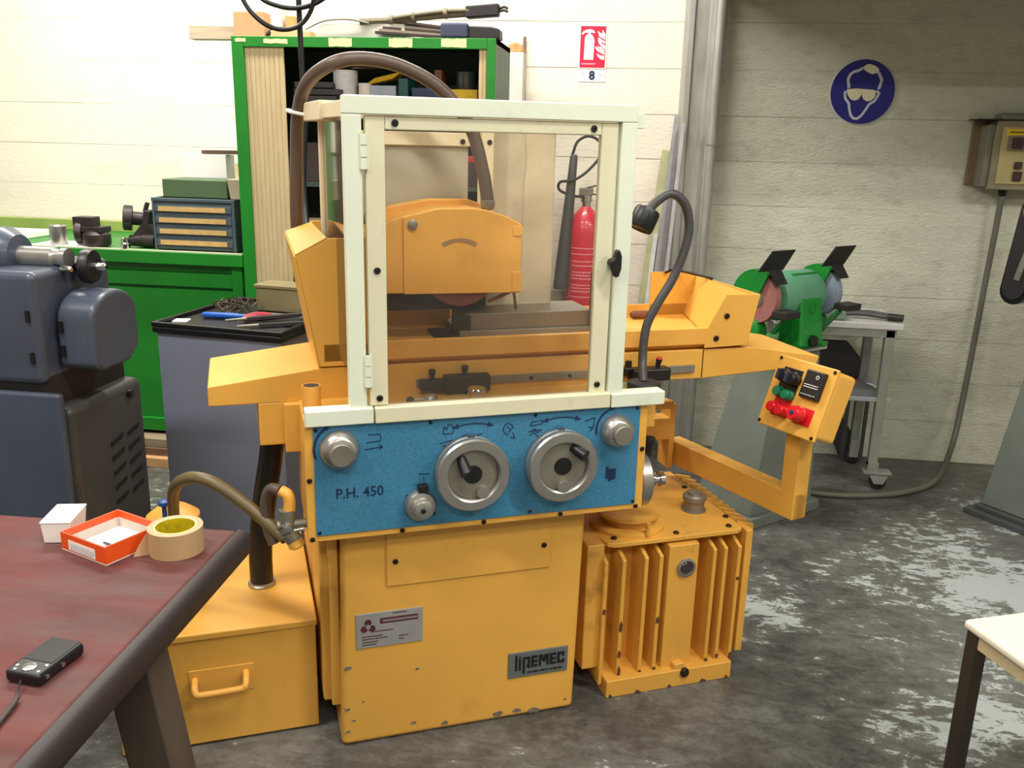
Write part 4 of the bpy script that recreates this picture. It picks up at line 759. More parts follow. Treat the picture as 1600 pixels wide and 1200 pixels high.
fl = [[(0.076, 0.164), (0.086, 0.156), (0.10, 0.150), (0.114, 0.128), (0.114, 0.122), (0.10, 0.132), (0.086, 0.138)], [(0.098, 0.168), (0.108, 0.156), (0.116, 0.144), (0.116, 0.132), (0.10, 0.150)], [(0.078, 0.130), (0.09, 0.118), (0.114, 0.108), (0.115, 0.116), (0.10, 0.124), (0.086, 0.134)], [(0.08, 0.120), (0.088, 0.104), (0.114, 0.082), (0.115, 0.100), (0.098, 0.110), (0.084, 0.126)], [(0.066, 0.093), (0.084, 0.092), (0.112, 0.070), (0.113, 0.078), (0.096, 0.094), (0.08, 0.096)], [(0.066, 0.092), (0.082, 0.074), (0.113, 0.060), (0.113, 0.068), (0.09, 0.084), (0.08, 0.09)], [(0.076, 0.066), (0.084, 0.050), (0.098, 0.040), (0.112, 0.038), (0.113, 0.056), (0.094, 0.058)]]
for f in fl: MB().prism(f, 'y', -0.006, -0.004).build('flame_symbol', white_print, sf)
MB().box(0.008, 0.072, -0.006, -0.004, 0.017, 0.023).build('text_line', mat('pink_print', (250, 150, 170), 0.5), sf)
nl = tag(empty('number_label', (-0.30, WY, 1.797)), 'small white number label under the red extinguisher sign', 'label')
MB().box(-0.004, 0.122, -0.003, 0, -0.058, -0.006).build('label_sheet', mat('bluish_white_paper', (232, 236, 248), 0.6), nl)
text_mesh('digit', '8', 0.052, ink, nl, (0.046, -0.004, -0.047), FR, 0.001, 0.002)
MB().box(0.008, 0.026, -0.004, -0.003, -0.024, -0.020).build('print_mark', mat('faint_print', (180, 190, 205), 0.6), nl)
MB().box(0.085, 0.112, -0.004, -0.003, -0.030, -0.027).build('print_mark', mat('faint_print', (180, 190, 205), 0.6), nl)

gs = tag(empty('goggles_sign', (0.969, WY, 1.714)), 'round dark blue eye protection sign on the grey wall', 'sign')
MB().lathe((0, -0.001, 0), (0, -1, 0), [(0.140, 0), (0.141, 0.003), (0.138, 0.0045)], 64).build('sign_rim', mat('sign_rim_grey', (190, 190, 196), 0.5), gs)
MB().lathe((0, -0.002, 0), (0, -1, 0), [(0.1375, 0), (0.1375, 0.005), (0, 0.005)], 64).build('sign_disc', mat('sign_blue', (10, 12, 112), 0.4, var=0.03), gs)
sgry = mat('sign_grey_white', (186, 186, 200), 0.6); scr = mat('sign_worn_cream', (214, 208, 176), 0.7, var=0.12, scale=120)
q = lambda x, y: ((x-630)/9.23*0.00274, (580-y)/8.9*0.00279)
def stroke(pts, w, nm='head_outline'):
    b = MB(); P = [q(*p) for p in pts]
    for a, c in zip(P, P[1:]): b.bar((a[0], -0.0075, a[1]), (c[0], -0.0075, c[1]), w, 0.002, up=(0, 1, 0))
    for a in P[1:-1]: b.lathe((a[0], -0.0065, a[1]), (0, -1, 0), [(w/2, 0), (w/2, 0.0024)], 10)
    return b.build(nm, sgry, gs)
stroke([(590, 262), (530, 295), (470, 310), (420, 350), (400, 420), (415, 480), (425, 530)], 0.012)
stroke([(830, 320), (860, 370), (885, 415), (875, 470), (855, 540)], 0.012)
stroke([(385, 570), (375, 610), (390, 670), (450, 740), (470, 830), (500, 905), (545, 945), (600, 945), (650, 905), (700, 830), (745, 745), (820, 700), (870, 600), (830, 560)], 0.0105)
MB().prism([q(*p) for p in [(590, 250), (640, 212), (690, 203), (770, 230), (820, 262), (838, 325), (790, 325), (740, 342), (670, 315), (615, 280)]], 'y', -0.0085, -0.006).build('hair_symbol', scr, gs)
MB().prism([q(*p) for p in [(400, 545), (480, 540), (540, 535), (620, 540), (690, 545), (780, 548), (815, 560), (822, 620), (800, 670), (760, 700), (710, 708), (660, 685), (632, 645), (622, 605), (606, 645), (575, 685), (520, 700), (465, 680), (430, 640), (408, 600)]], 'y', -0.0088, -0.006).build('goggles_symbol', scr, gs)

fx = tag(empty('fire_extinguisher', (-0.232, 4.20, 0.60)), 'red fire extinguisher with black hose horn hung on the white wall', 'fire extinguisher')
MB().lathe((0, 0, 0), (0, 0, 1), [(0.06, 0), (0.078, 0.006), (0.080, 0.02), (0.080, 0.45), (0.074, 0.50), (0.055, 0.545), (0.030, 0.572), (0.024, 0.58)], 36).build('cylinder', red_ext, fx)
MB().lathe((0, 0, 0.58), (0, 0, 1), [(0.022, 0), (0.022, 0.02), (0.028, 0.022), (0.028, 0.05), (0.018, 0.055)], 20).build('valve_body', chrome, fx)
MB().box(-0.035, 0.03, -0.02, 0.02, 0.632, 0.665).build('valve_head', steel_dull, fx, bevel=0.004)
MB().bar((0.0, 0, 0.665), (0.10, 0, 0.69), 0.018, 0.006).build('lever', black, fx); MB().bar((0.0, 0, 0.64), (0.095, 0, 0.63), 0.018, 0.006).build('carry_handle', black, fx)
MB().tube([(-0.02, -0.02, 0.625), (-0.07, -0.03, 0.63), (-0.125, -0.04, 0.655), (-0.12, -0.05, 0.69), (-0.06, -0.06, 0.70), (0.0, -0.05, 0.74), (0.055, -0.04, 0.81), (0.05, -0.03, 0.87), (0.0, -0.03, 0.895), (-0.05, -0.03, 0.87), (-0.072, -0.03, 0.81)], 0.0065, 10).build('hose', black_matte, fx)
MB().lathe((-0.10, -0.06, 0.205), (0.06, 0.05, 1), [(0.036, 0), (0.034, 0.10), (0.022, 0.45), (0.018, 0.60), (0.012, 0.61)], 18).build('discharge_horn', mat('grey_black_horn', (58, 56, 60), 0.5), fx)
lb = mat('white_red_print', (236, 150, 160), 0.5)
def arc_strip(z0, z1, a0, a1, r=0.0808, n=10):
    b = MB()
    for i in range(n):
        p, q2 = R(a0+(a1-a0)*i/n), R(a0+(a1-a0)*(i+1)/n)
        b.add([(r*math.cos(p), r*math.sin(p), z0), (r*math.cos(q2), r*math.sin(q2), z0), (r*math.cos(q2), r*math.sin(q2), z1), (r*math.cos(p), r*math.sin(p), z1)], [(0, 1, 2, 3)])
    return b
lab = MB()
for z in (0.165, 0.365, 0.392): 
    m_ = arc_strip(z, z+0.004, 222, 318); lab.add(m_.v, m_.f)
for a in (222, 317):
    m_ = arc_strip(0.165, 0.395, a, a+1.6, n=1); lab.add(m_.v, m_.f)
for z in (0.19, 0.205, 0.22, 0.25, 0.265, 0.28, 0.31, 0.33):
    a = 232
    while a < 305:
        w = rd.uniform(3, 10); m_ = arc_strip(z, z+0.006, a, a+w, n=2); lab.add(m_.v, m_.f); a += w+2
lo_ = lab.build('label_print', lb, fx, smooth=0); lo_['kind'] = 'stuff'
MB().box(-0.04, 0.04, 0.07, 0.143, 0.30, 0.34).build('wall_bracket', black_matte, fx)
tag(MB().prism([(-0.375, 0.7805), (-0.335, 0.7805), (-0.335, 0.87), (-0.35, 0.89), (-0.37, 0.885)], 'y', 4.24, 4.28).build('blue_bottle', mat('blue_grey_plastic', (96, 112, 150), 0.4), bevel=0.008), 'blue plastic bottle left of the fire extinguisher', 'bottle')
tag(MB().box(-0.52, -0.325, 4.225, 4.335, 0.0, 0.78).build('low_locker', mat('grey_locker', (150, 146, 136), 0.5), bevel=0.005), 'low grey locker under the blue bottle', 'locker')

# bars leaning in the corner of the column
lm = [((-0.02, 4.10), (0.125, 4.32), 1.44, 0.045, (170, 168, 130), 'olive grey board leaning leftmost by the column'), ((0.05, 4.12), (0.16, 4.32), 1.60, 0.022, (150, 150, 152), 'thin steel bar leaning right of the olive board'),
      ((0.085, 4.08), (0.168, 4.30), 1.52, 0.02, (120, 118, 118), 'dark steel bar leaning against the column'), ((0.02, 4.05), (0.115, 4.31), 1.30, 0.02, (186, 186, 186), 'bright steel bar leaning second from the board'),
      ((0.11, 4.05), (0.185, 4.19), 1.56, 0.016, (176, 176, 180), 'narrow bright rod leaning closest to the column'), ((0.06, 4.0), (0.10, 4.31), 1.12, 0.028, (110, 108, 112), 'short dark bar leaning in front of the bars')]
for i, ((x0, y0_), (x1, y1_), z, w, cc, lb_) in enumerate(lm):
    tag(MB().bar((x0, y0_, 0.004), (x1, y1_, z), w, 0.012, up=(0, -1, 0)).build('leaning_bar', mat('bar_%d' % i, cc, 0.45, 0.4, var=0.15, scale=20)), lb_, 'metal bar', 'bars leaning by the column')

# switch box on the wall with cable
sb = tag(empty('switch_box', (0, 0, 0)), 'grey switch box with yellow label on wooden board, right wall edge', 'switch box')
MB().box(1.455, 1.80, WY-0.022, WY, 1.325, 1.60).build('back_board', mat('brown_board', (116, 100, 72), 0.7, var=0.1), sb, bevel=0.002)
MB().box(1.49, 1.515, WY-0.11, WY-0.02, 1.32, 1.585).build('side_channel', mat('grey_brown_steel', (116, 114, 100), 0.5), sb, bevel=0.003)
MB().box(1.515, 1.80, WY-0.13, WY-0.02, 1.31, 1.60).build('enclosure', mat('olive_grey_box', (132, 124, 98), 0.5), sb, bevel=0.005)
MB().box(1.54, 1.80, WY-0.136, WY-0.129, 1.335, 1.575).build('cover', mat('beige_cover', (178, 164, 112), 0.5), sb, bevel=0.003)
MB().box(1.43, 1.53, WY-0.14, WY-0.02, 1.600, 1.606).build('top_flap', bolt_dark, sb)
MB().box(1.53, 1.80, WY-0.12, WY-0.03, 1.602, 1.632).build('top_tray', mat('clear_grey', (110, 108, 100), 0.3), sb, bevel=0.01)
MB().box(1.555, 1.65, WY-0.1395, WY-0.135, 1.54, 1.565).build('yellow_label', mat('label_yellow', (226, 196, 30), 0.5), sb)
wb = MB(); 
for k in range(7): wb.box(1.568+k*0.011, 1.576+k*0.011, WY-0.1402, WY-0.139, 1.550, 1.556)
wb.build('label_print', bolt_dark, sb)
MB().box(1.565, 1.635, WY-0.1395, WY-0.135, 1.475, 1.538).build('switch_plate', mat('grey_olive_plate', (128, 118, 90), 0.5), sb); MB().box(1.582, 1.625, WY-0.15, WY-0.138, 1.485, 1.53).build('switch', mat('dark_maroon_switch', (60, 34, 42), 0.4), sb, bevel=0.003)
MB().box(1.606, 1.635, WY-0.15, WY-0.135, 1.40, 1.43).build('button', mat('dark_maroon_switch', (60, 34, 42), 0.4), sb, bevel=0.003); MB().box(1.606, 1.64, WY-0.15, WY-0.135, 1.35, 1.39).build('button', mat('dark_maroon_switch', (60, 34, 42), 0.4), sb, bevel=0.003)
MB().lathe((1.60, WY-0.075, 1.312), (0, 0, -1), [(0.016, 0), (0.018, 0.012), (0.014, 0.03), (0.012, 0.032)], 14).build('cable_gland', bolt_dark, sb)
tag(MB().tube([(1.60, WY-0.075, 1.285), (1.602, WY-0.06, 1.10), (1.60, WY-0.05, 0.90), (1.592, WY-0.055, 0.60), (1.575, WY-0.08, 0.33), (1.53, 4.18, 0.13), (1.42, 4.0, 0.025), (1.25, 3.85, 0.015), (1.05, 3.77, 0.014), (0.85, 3.76, 0.014), (0.70, 3.84, 0.014)], 0.013, 12).build('power_cable', mat('grey_green_cable', (92, 94, 82), 0.5)), 'grey cable hanging from the switch box down across the floor', 'cable')

# ============================================================ GREEN BENCH with toolbox and parts
B = tag(empty('workbench'), 'long green steel workbench against the white wall', 'workbench')
MB().box(-3.8, -1.656, 3.60, 4.32, 0.915, 0.968).build('bench_top', green, B, bevel=0.003)
MB().box(-3.8, -1.66, 3.605, 3.63, 0.9675, 0.972).build('top_edge', mat('worn_edge', (190, 186, 160), 0.6), B)
MB().box(-3.8, -1.67, 4.28, 4.33, 0.968, 1.02).build('rear_rail', mat('light_green_rail', (150, 168, 90), 0.5), B, bevel=0.002)
MB().box(-3.78, -1.68, 3.66, 4.30, 0.14, 0.915).build('carcass', green, B)
MB().box(-3.78, -1.67, 3.625, 3.66, 0.14, 0.20).build('lower_rail', green, B, bevel=0.002)
MB().box(-3.78, -1.72, 3.645, 3.662, 0.20, 0.80).build('door_panel', green, B, bevel=0.002)
MB().box(-3.78, -1.67, 3.632, 3.66, 0.815, 0.875).build('upper_rail', green, B, bevel=0.002)
MB().box(-1.72, -1.672, 3.625, 3.66, 0.14, 0.915).build('corner_post', green, B, bevel=0.002)
for x in (-3.6, -2.6, -1.78): MB().box(x, x+0.08, 3.70, 4.2, 0, 0.14).build('foot', green_dark, B)
for i, (x0, x1, y, z, h, cc) in enumerate([(-2.5, -1.74, 3.52, 0.0, 0.045, (206, 160, 110)), (-2.6, -1.76, 3.55, 0.046, 0.035, (110, 84, 64)), (-2.55, -1.75, 3.56, 0.082, 0.04, (150, 134, 110))]):
    tag(MB().box(x0, x1, y, y+0.09, z, z+h).build('timber', mat('timber_%d' % i, cc, 0.7, var=0.2, stretch=(1, 12, 12)), bevel=0.003), ['bottom', 'middle', 'top'][i]+' timber plank of the stack under the green bench', 'plank', 'timber under the bench')
TBX = tag(empty('drawer_box', (-2.075, 3.64, 0.973)), 'blue-grey steel box with four labelled drawers on the green bench', 'drawer box')
tbm = mat('blue_grey_box', (74, 88, 96), 0.45, var=0.1); lblm = mat('tan_label_strip', (198, 164, 104), 0.6, var=0.12, scale=30)
MB().box(0, 0.375, 0.012, 0.26, 0, 0.222).build('carcass', tbm, TBX, bevel=0.004)
MB().box(-0.002, 0.377, 0.002, 0.262, 0.207, 0.222).build('top', tbm, TBX, bevel=0.003)
MB().box(0.362, 0.376, 0.002, 0.02, 0, 0.21).build('edge', tbm, TBX, bevel=0.002); MB().box(0, 0.010, 0.002, 0.02, 0, 0.21).build('edge', tbm, TBX, bevel=0.002)
for k in range(4):
    z = 0.018+k*0.048
    d = MB().box(0.012, 0.360, 0.003, 0.02, z, z+0.030).build('drawer', tbm, TBX, bevel=0.002)
    MB().box(0.03, 0.335, -0.001, 0.004, z+0.004, z+0.024).build('label_strip', lblm, d)
tag(MB().box(-2.03, -1.735, 3.66, 3.85, 1.196, 1.275).build('green_box', mat('dark_green_box', (76, 98, 66), 0.5, var=0.12), bevel=0.006), 'dark green metal box on top of the drawer box', 'box')
tag(MB().box(-2.07, -1.85, 3.91, 4.0, 0.973, 1.375).build('white_carton', paper, bevel=0.003), 'tall white carton behind the green metal box', 'carton')
bn = tag(empty('plastic_bin', (-1.70, 3.70, 1.196)), 'small cream plastic bin beside the green metal box', 'bin')
MB().loft([(-0.022, -0.04, 0), (0.03, -0.04, 0), (0.03, 0.05, 0), (-0.022, 0.05, 0)], [(-0.03, -0.05, 0.085), (0.04, -0.05, 0.085), (0.04, 0.06, 0.085), (-0.03, 0.06, 0.085)]).build('bin_body', mat('cream_plastic', (186, 176, 148), 0.5), bn, bevel=0.003)
MB().box(-0.02, 0.03, 0.02, 0.05, 0.07, 0.15).build('bin_insert', mat('pale_label', (226, 204, 160), 0.6), bn)
tag(MB().bar((-1.97, 3.95, 1.384), (-1.67, 3.93, 1.388), 0.05, 0.017).build('brown_strip', mat('brown_strip', (96, 74, 58), 0.6)), 'brown wooden strip lying across the white carton', 'strip')
# parts on the bench
tag(MB().lathe((-2.54, 3.66, 0.9735), (0, 0, 1), [(0.034, 0), (0.036, 0.003), (0.036, 0.082), (0.033, 0.085), (0.024, 0.085), (0.022, 0.08), (0, 0.08)], 28).build('steel_cylinder', steel), 'polished steel cylinder standing on paper on the bench', 'cylinder')
tag(MB().box(-2.66, -2.38, 3.615, 3.80, 0.9722, 0.9732).build('paper_sheet', paper), 'white paper sheet under the steel cylinder', 'paper')
tag(MB().box(-3.1, -2.82, 3.82, 4.05, 0.9685, 0.995).build('paper_stack', paper, bevel=0.004), 'white paper stack at the far left of the bench', 'paper')
cs = mat('dark_cast_iron', (58, 50, 50), 0.45, 0.4, var=0.25, scale=14)
vs_ = tag(empty('indexing_head', (-2.46, 3.62, 0.9735)), 'dark iron indexing head next to the steel cylinder', 'machine part')
MB().lathe((0.09, 0.06, 0.0), (0, 0, 1), [(0.055, 0), (0.06, 0.01), (0.06, 0.05), (0.05, 0.06), (0.035, 0.07)], 24).build('round_base', cs, vs_)
MB().box(0.02, 0.14, 0.02, 0.10, 0.06, 0.085).build('slide', cs, vs_, bevel=0.004); MB().box(0.0, 0.09, 0.03, 0.10, 0.085, 0.125).build('jaw_block', cs, vs_, bevel=0.003)
MB().lathe((0.03, 0.06, 0.055), (-1, -0.3, 0), [(0.05, 0), (0.052, 0.006), (0.052, 0.024), (0.045, 0.03)], 24).build('dial', cs, vs_)
tag(MB().lathe((-2.205, 3.63, 0.9735), (0, 0, 1), [(0.02, 0), (0.02, 0.02), (0.016, 0.024), (0.016, 0.042), (0.0, 0.046)], 20).build('steel_plug', chrome), 'small bright steel plug between the two iron heads', 'plug')
tv = tag(empty('tilting_vise', (-2.215, 3.66, 0.9735)), 'dark iron tilting vise with round chuck beside the drawer box', 'vise')
MB().lathe((-0.01, 0.08, 0.12), (-1, -0.5, 0.1), [(0.03, -0.09), (0.03, 0.0), (0.056, 0.002), (0.056, 0.036), (0.048, 0.04), (0.02, 0.04)], 26).build('chuck', cs, tv)
MB().prism([(0.0, 0.0), (0.12, 0.0), (0.12, 0.04), (0.08, 0.10), (0.09, 0.155), (0.06, 0.16), (0.045, 0.10), (0.0, 0.05)], 'y', 0.05, 0.13).build('arm', cs, tv, bevel=0.005)
MB().lathe((-0.01, 0.05, 0.025), (1, 0, 0), [(0.025, 0), (0.025, 0.06), (0.03, 0.065), (0.03, 0.12)], 20).build('spindle', cs, tv)
MB().bar((0.05, 0.08, 0.145), (0.125, 0.07, 0.15), 0.02, 0.02).build('clamp', cs, tv); MB().bar((0.045, 0.09, 0.15), (0.06, 0.09, 0.19), 0.02, 0.012).build('lug', cs, tv)

# ============================================================ LATHE at the left
Lh = tag(empty('lathe'), 'blue-grey lathe with rounded belt cover at the left edge', 'lathe')
MB().box(-2.6, -1.455, 2.065, 2.42, 0, 0.755).build('base_cabinet', grey_blue_dark, Lh, bevel=0.025, seg=3)
MB().box(-2.6, -1.462, 2.035, 2.06, 0, 0.80).build('front_cover', grey_blue, Lh, bevel=0.01, seg=3)
for r_ in range(5):
    for c_ in range(2):
        y = 2.23+c_*0.085; z = 0.59-r_*0.045+c_*0.005
        MB().prism([(y, z), (y+0.062, z+0.012), (y+0.062, z+0.026), (y, z+0.014)], 'x', -1.458, -1.4535).build('louvre', black, Lh)
MB().lathe((-1.456, 2.34, 0.72), (1, 0, 0), [(0.012, 0), (0.012, 0.012), (0.0, 0.014)], 12).build('cover_knob', black, Lh)
MB().box(-2.6, -1.50, 2.06, 2.40, 0.75, 0.84).build('chip_tray', black_matte, Lh)
MB().box(-2.6, -1.50, 2.04, 2.38, 0.82, 1.118).build('headstock', grey_blue, Lh, bevel=0.022, seg=4)
prf = []
for a in range(0, 181, 15):
    prf.append((2.205+0.105*math.cos(R(a)), 0.985+0.07*math.sin(R(a))))
prf += [(2.10, 0.86), (2.13, 0.845), (2.26, 0.845), (2.31, 0.88)]
MB().prism(prf, 'x', -1.495, -1.385).build('belt_cover', grey_blue, Lh, bevel=0.014, seg=3)
for (y, z) in [(2.0345, 0.99), (2.0345, 0.88)]: MB().box(-1.53, -1.52, y, y+0.008, z, z+0.03).build('vent_slot', black, Lh)
for z in (0.965, 0.90): MB().box(-1.482, -1.472, 2.092, 2.102, z-0.012, z+0.018).build('vent_slot', black, Lh)
MB().lathe((-1.78, 2.18, 1.14), (1, 0, 0), [(0.07, 0), (0.075, 0.02), (0.075, 0.12), (0.055, 0.15), (0.03, 0.155)], 28).build('spindle_nose', grey_blue, Lh)
MB().lathe((-1.66, 2.18, 1.138), (1, 0, 0), [(0.028, 0), (0.028, 0.13), (0.022, 0.135), (0.022, 0.15), (0.026, 0.152), (0.026, 0.17)], 24).build('spindle', steel, Lh)
MB().lathe((-1.475, 2.22, 1.112), (1, 0.1, 0), [(0.012, -0.06), (0.012, 0), (0.046, 0.002), (0.048, 0.02), (0.044, 0.028), (0.02, 0.03)], 24).build('hand_knob', black, Lh)
MB().lathe((-1.45, 2.222, 1.112), (1, 0.1, 0), [(0.010, 0), (0.010, 0.03), (0.006, 0.036)], 14).build('knob_pin', chrome, Lh)
MB().lathe((-1.50, 2.16, 1.112), (1, -0.3, 0), [(0.008, 0), (0.009, 0.03), (0.005, 0.036)], 12).build('knob_pin', chrome, Lh)

# ============================================================ GREY TROLLEY
Q = tag(empty('tool_trolley', (-1.588, 2.752, 0), R(-7)), 'grey sheet-metal tool trolley with black tray behind the grinder', 'trolley')
MB().box(0, 0.465, 0, 0.52, 0.06, 0.815).build('body', trolley_grey, Q, bevel=0.006)
for x in (0.05, 0.415):
    for y in (0.06, 0.46): MB().lathe((x, y-0.012, 0.03), (0, 1, 0), [(0.03, 0), (0.03, 0.024)], 16).build('caster', black, Q)
MB().box(-0.012, 0.477, -0.012, 0.532, 0.812, 0.836).build('tray', black, Q, bevel=0.008)
for x0, x1, y0_, y1_ in [(-0.012, 0.477, -0.012, 0.004), (-0.012, 0.477, 0.516, 0.532), (-0.012, 0.004, 0.004, 0.516), (0.461, 0.477, 0.004, 0.516)]:
    MB().box(x0, x1, y0_, y1_, 0.834, 0.850).build('tray_rim', black, Q, bevel=0.004)
for x0, x1, y0_, y1_ in [(0.33, 0.45, 0.05, 0.11), (0.35, 0.45, 0.14, 0.2)]: MB().box(x0, x1, y0_, y1_, 0.836, 0.839).build('tray_pocket', black_matte, Q)
def on_tray(x, y): 
    a = R(-7); return (-1.588+x*math.cos(a)-y*math.sin(a), 2.752+x*math.sin(a)+y*math.cos(a), 0.837)
o = tag(empty('parts_box', on_tray(0.17, 0.36), R(-7)), 'olive metal parts box at the back of the trolley tray', 'box')
MB().box(0, 0.18, 0, 0.10, 0, 0.085).build('box_body', mat('olive_metal', (128, 118, 84), 0.5), o, bevel=0.003); MB().box(-0.006, 0.186, -0.006, 0.106, 0.085, 0.098).build('lid', mat('olive_metal', (128, 118, 84), 0.5), o, bevel=0.003)
def driver(p, rz, l, hm, sm, lab, hl=0.1, r=0.012):
    t = tag(empty('screwdriver', p, rz), lab, 'screwdriver'); 
    MB().lathe((0, 0, r), (1, 0, 0), [(r*0.6, 0), (r, 0.008), (r, hl*0.7), (r*0.7, hl*0.9), (r*0.8, hl)], 14).build('handle', hm, t)
    MB().cyl((hl, 0, r), (hl+l, 0, r), 0.0035).build('shaft', sm, t)
driver(on_tray(0.07, 0.165), R(3), 0.10, mat('blue_plastic', (30, 90, 180), 0.35), steel, 'blue-handled screwdriver lying on the trolley tray', 0.16, 0.011)
pl = tag(empty('pliers', on_tray(0.235, 0.165), R(20)), 'red-handled pliers lying on the trolley tray', 'pliers')
MB().tube([(0, 0, 0.012), (0.04, 0.012, 0.02), (0.09, 0.006, 0.018)], 0.010, 8).build('handle', mat('dark_red_plastic', (160, 24, 50), 0.35), pl); MB().tube([(0, -0.03, 0.012), (0.04, -0.028, 0.02), (0.09, -0.008, 0.018)], 0.010, 8).build('handle', mat('dark_red_plastic', (160, 24, 50), 0.35), pl)
MB().loft([(0.085, -0.014, 0.01), (0.085, 0.014, 0.01), (0.085, 0.014, 0.026), (0.085, -0.014, 0.026)], [(0.15, -0.005, 0.012), (0.15, 0.005, 0.012), (0.15, 0.005, 0.022), (0.15, -0.005, 0.022)]).build('jaws', steel_dull, pl)
for i, (x, y, l, rz, z) in enumerate([(0.30, 0.10, 0.30, 48, 0.02), (0.28, 0.07, 0.36, 38, 0.028), (0.33, 0.06, 0.30, 30, 0.012)]):
    t = tag(empty('file', (on_tray(x, y)[0], on_tray(x, y)[1], 0.837+z), R(rz)), ['upper', 'longest', 'lower'][i]+' dark file of the three crossing the tray rim', 'file', 'files on the trolley')
    MB().cyl((-0.05, 0, 0), (0.02, 0, 0), 0.003, 0.006, n=8).build('tang', steel_dull, t); MB().loft([(0.02, -0.010, -0.005), (0.02, 0.010, -0.005), (0.02, 0.010, 0.005), (0.02, -0.010, 0.005)], [(l, -0.014, -0.005), (l, 0.014, -0.005), (l, 0.014, 0.006), (l, -0.014, 0.006)]).build('blade', mat('dark_file_steel', (70, 70, 74), 0.45, 0.4), t)
for i, (x, y, w, d_) in enumerate([(0.20, 0.27, 0.08, 0.03), (0.29, 0.29, 0.10, 0.03), (0.02, 0.06, 0.05, 0.05)]):
    a_ = on_tray(x, y); tag(MB().box(0, w, 0, d_, 0, 0.004).build('paper_scrap', paper, loc=(a_[0], a_[1], 0.8365), rot=(0, 0, R(-7+9*i))), ['white slip in front of the olive parts box', 'larger white slip beside the red pliers', 'crumpled white slip at the tray front corner'][i], 'paper')
cl = MB()
rs = random.Random(11)
for k in range(26):
    a_ = on_tray(0.12+rs.uniform(-0.06, 0.07), 0.29+rs.uniform(-0.05, 0.06)); pts = [Vector(a_)+Vector((rs.uniform(-0.03, 0.03), rs.uniform(-0.03, 0.03), rs.uniform(0.004, 0.05))) for _ in range(4)]
    cl.tube(pts, 0.0022, 5, seg=3)
t = tag(cl.build('metal_swarf', mat('swarf', (74, 64, 52), 0.45, 0.6)), 'tangle of dark metal swarf on the trolley tray', 'swarf'); t['kind'] = 'stuff'

# ============================================================ RED TABLE
RT = tag(empty('red_table', (-0.712, 1.515, 0), R(2.1)), 'dark red wooden table with rounded edge in the left foreground', 'table')
woodr = mat('worn_red_paint_wood', (96, 46, 42), 0.6, spec=0.3, var=0.28, scale=4.0, stretch=(1, 3.2, 1), dirt=(92, 78, 76), dirt_amt=0.6, dirt_scale=5, dirt_lo=0.42, dirt_hi=0.7, bump=0.06, bscale=20)
edge_m = mat('dark_worn_edge', (46, 37, 37), 0.5, var=0.15, scale=8)
MB().box(-2.3, -0.022, -1.9, 0, 0.672, 0.72).build('table_top', woodr, RT, bevel=0.012, seg=3)
eg = [( -0.024, 0.7195), (-0.012, 0.718), (-0.003, 0.711), (0.0, 0.70), (0.0, 0.678), (-0.006, 0.668), (-0.024, 0.665)]
MB().prism(eg, 'y', -1.9, 0.0).build('edge_band', edge_m, RT)
legm = mat('dark_brown_leg', (78, 66, 56), 0.6, var=0.2, scale=5, stretch=(4, 4, 0.6))
MB().loft([(-0.115, -0.36, 0.67), (-0.035, -0.36, 0.67), (-0.035, -0.29, 0.67), (-0.115, -0.29, 0.67)], [(-0.02, -0.36, 0), (0.06, -0.36, 0), (0.06, -0.29, 0), (-0.02, -0.29, 0)]).build('leg', legm, RT, bevel=0.006)
MB().loft([(-2.2, -0.36, 0.67), (-2.12, -0.36, 0.67), (-2.12, -0.29, 0.67), (-2.2, -0.29, 0.67)], [(-2.29, -0.36, 0), (-2.21, -0.36, 0), (-2.21, -0.29, 0), (-2.29, -0.29, 0)]).build('leg', legm, RT, bevel=0.006)
MB().box(-2.2, -0.06, -0.345, -0.305, 0.58, 0.67).build('apron', legm, RT)
MB().loft([(-0.115, -1.65, 0.67), (-0.035, -1.65, 0.67), (-0.035, -1.58, 0.67), (-0.115, -1.58, 0.67)], [(-0.02, -1.65, 0), (0.06, -1.65, 0), (0.06, -1.58, 0), (-0.02, -1.58, 0)]).build('leg', legm, RT, bevel=0.006)
wbx = tag(empty('white_box', (-1.064, 1.385, 0.7205), R(14)), 'small white cardboard box beside the orange box', 'box')
MB().loft([(0.004, 0.0, 0), (0.050, 0.0, 0), (0.050, 0.082, 0), (0.004, 0.082, 0)], [(0, 0.0, 0.038), (0.054, 0.0, 0.038), (0.054, 0.086, 0.038), (0, 0.086, 0.038)]).build('box_body', paper, wbx, bevel=0.002)
MB().box(-0.001, 0.055, -0.001, 0.087, 0.038, 0.043).build('box_lid', paper, wbx, bevel=0.002)
ob = tag(empty('orange_box', (-1.014, 1.371, 0.7205), R(-22)), 'open orange cardboard box with white label on the red table', 'box')
om = mat('orange_card', (236, 84, 24), 0.5, var=0.05); ow, od, oh = 0.126, 0.122, 0.035
MB().box(0, ow, 0, od, 0, 0.002).build('box_bottom', paper, ob)
for x0, x1, y0_, y1_ in [(0, ow, 0, 0.003), (0, ow, od-0.003, od), (0, 0.003, 0.003, od-0.003), (ow-0.003, ow, 0.003, od-0.003)]: MB().box(x0, x1, y0_, y1_, 0.002, oh).build('box_side', om, ob)
for x0, x1, y0_, y1_ in [(0.003, ow-0.003, 0.003, 0.0036), (0.003, ow-0.003, od-0.0036, od-0.003), (0.003, 0.0036, 0.004, od-0.004), (ow-0.0036, ow-0.003, 0.004, od-0.004)]: MB().box(x0, x1, y0_, y1_, 0.002, oh-0.014).build('lining', mat('grey_card', (206, 200, 190), 0.7), ob)
lb2 = MB().box(0.022, 0.098, -0.0008, 0, 0.005, 0.024).build('box_label', paper, ob)
pr = MB()
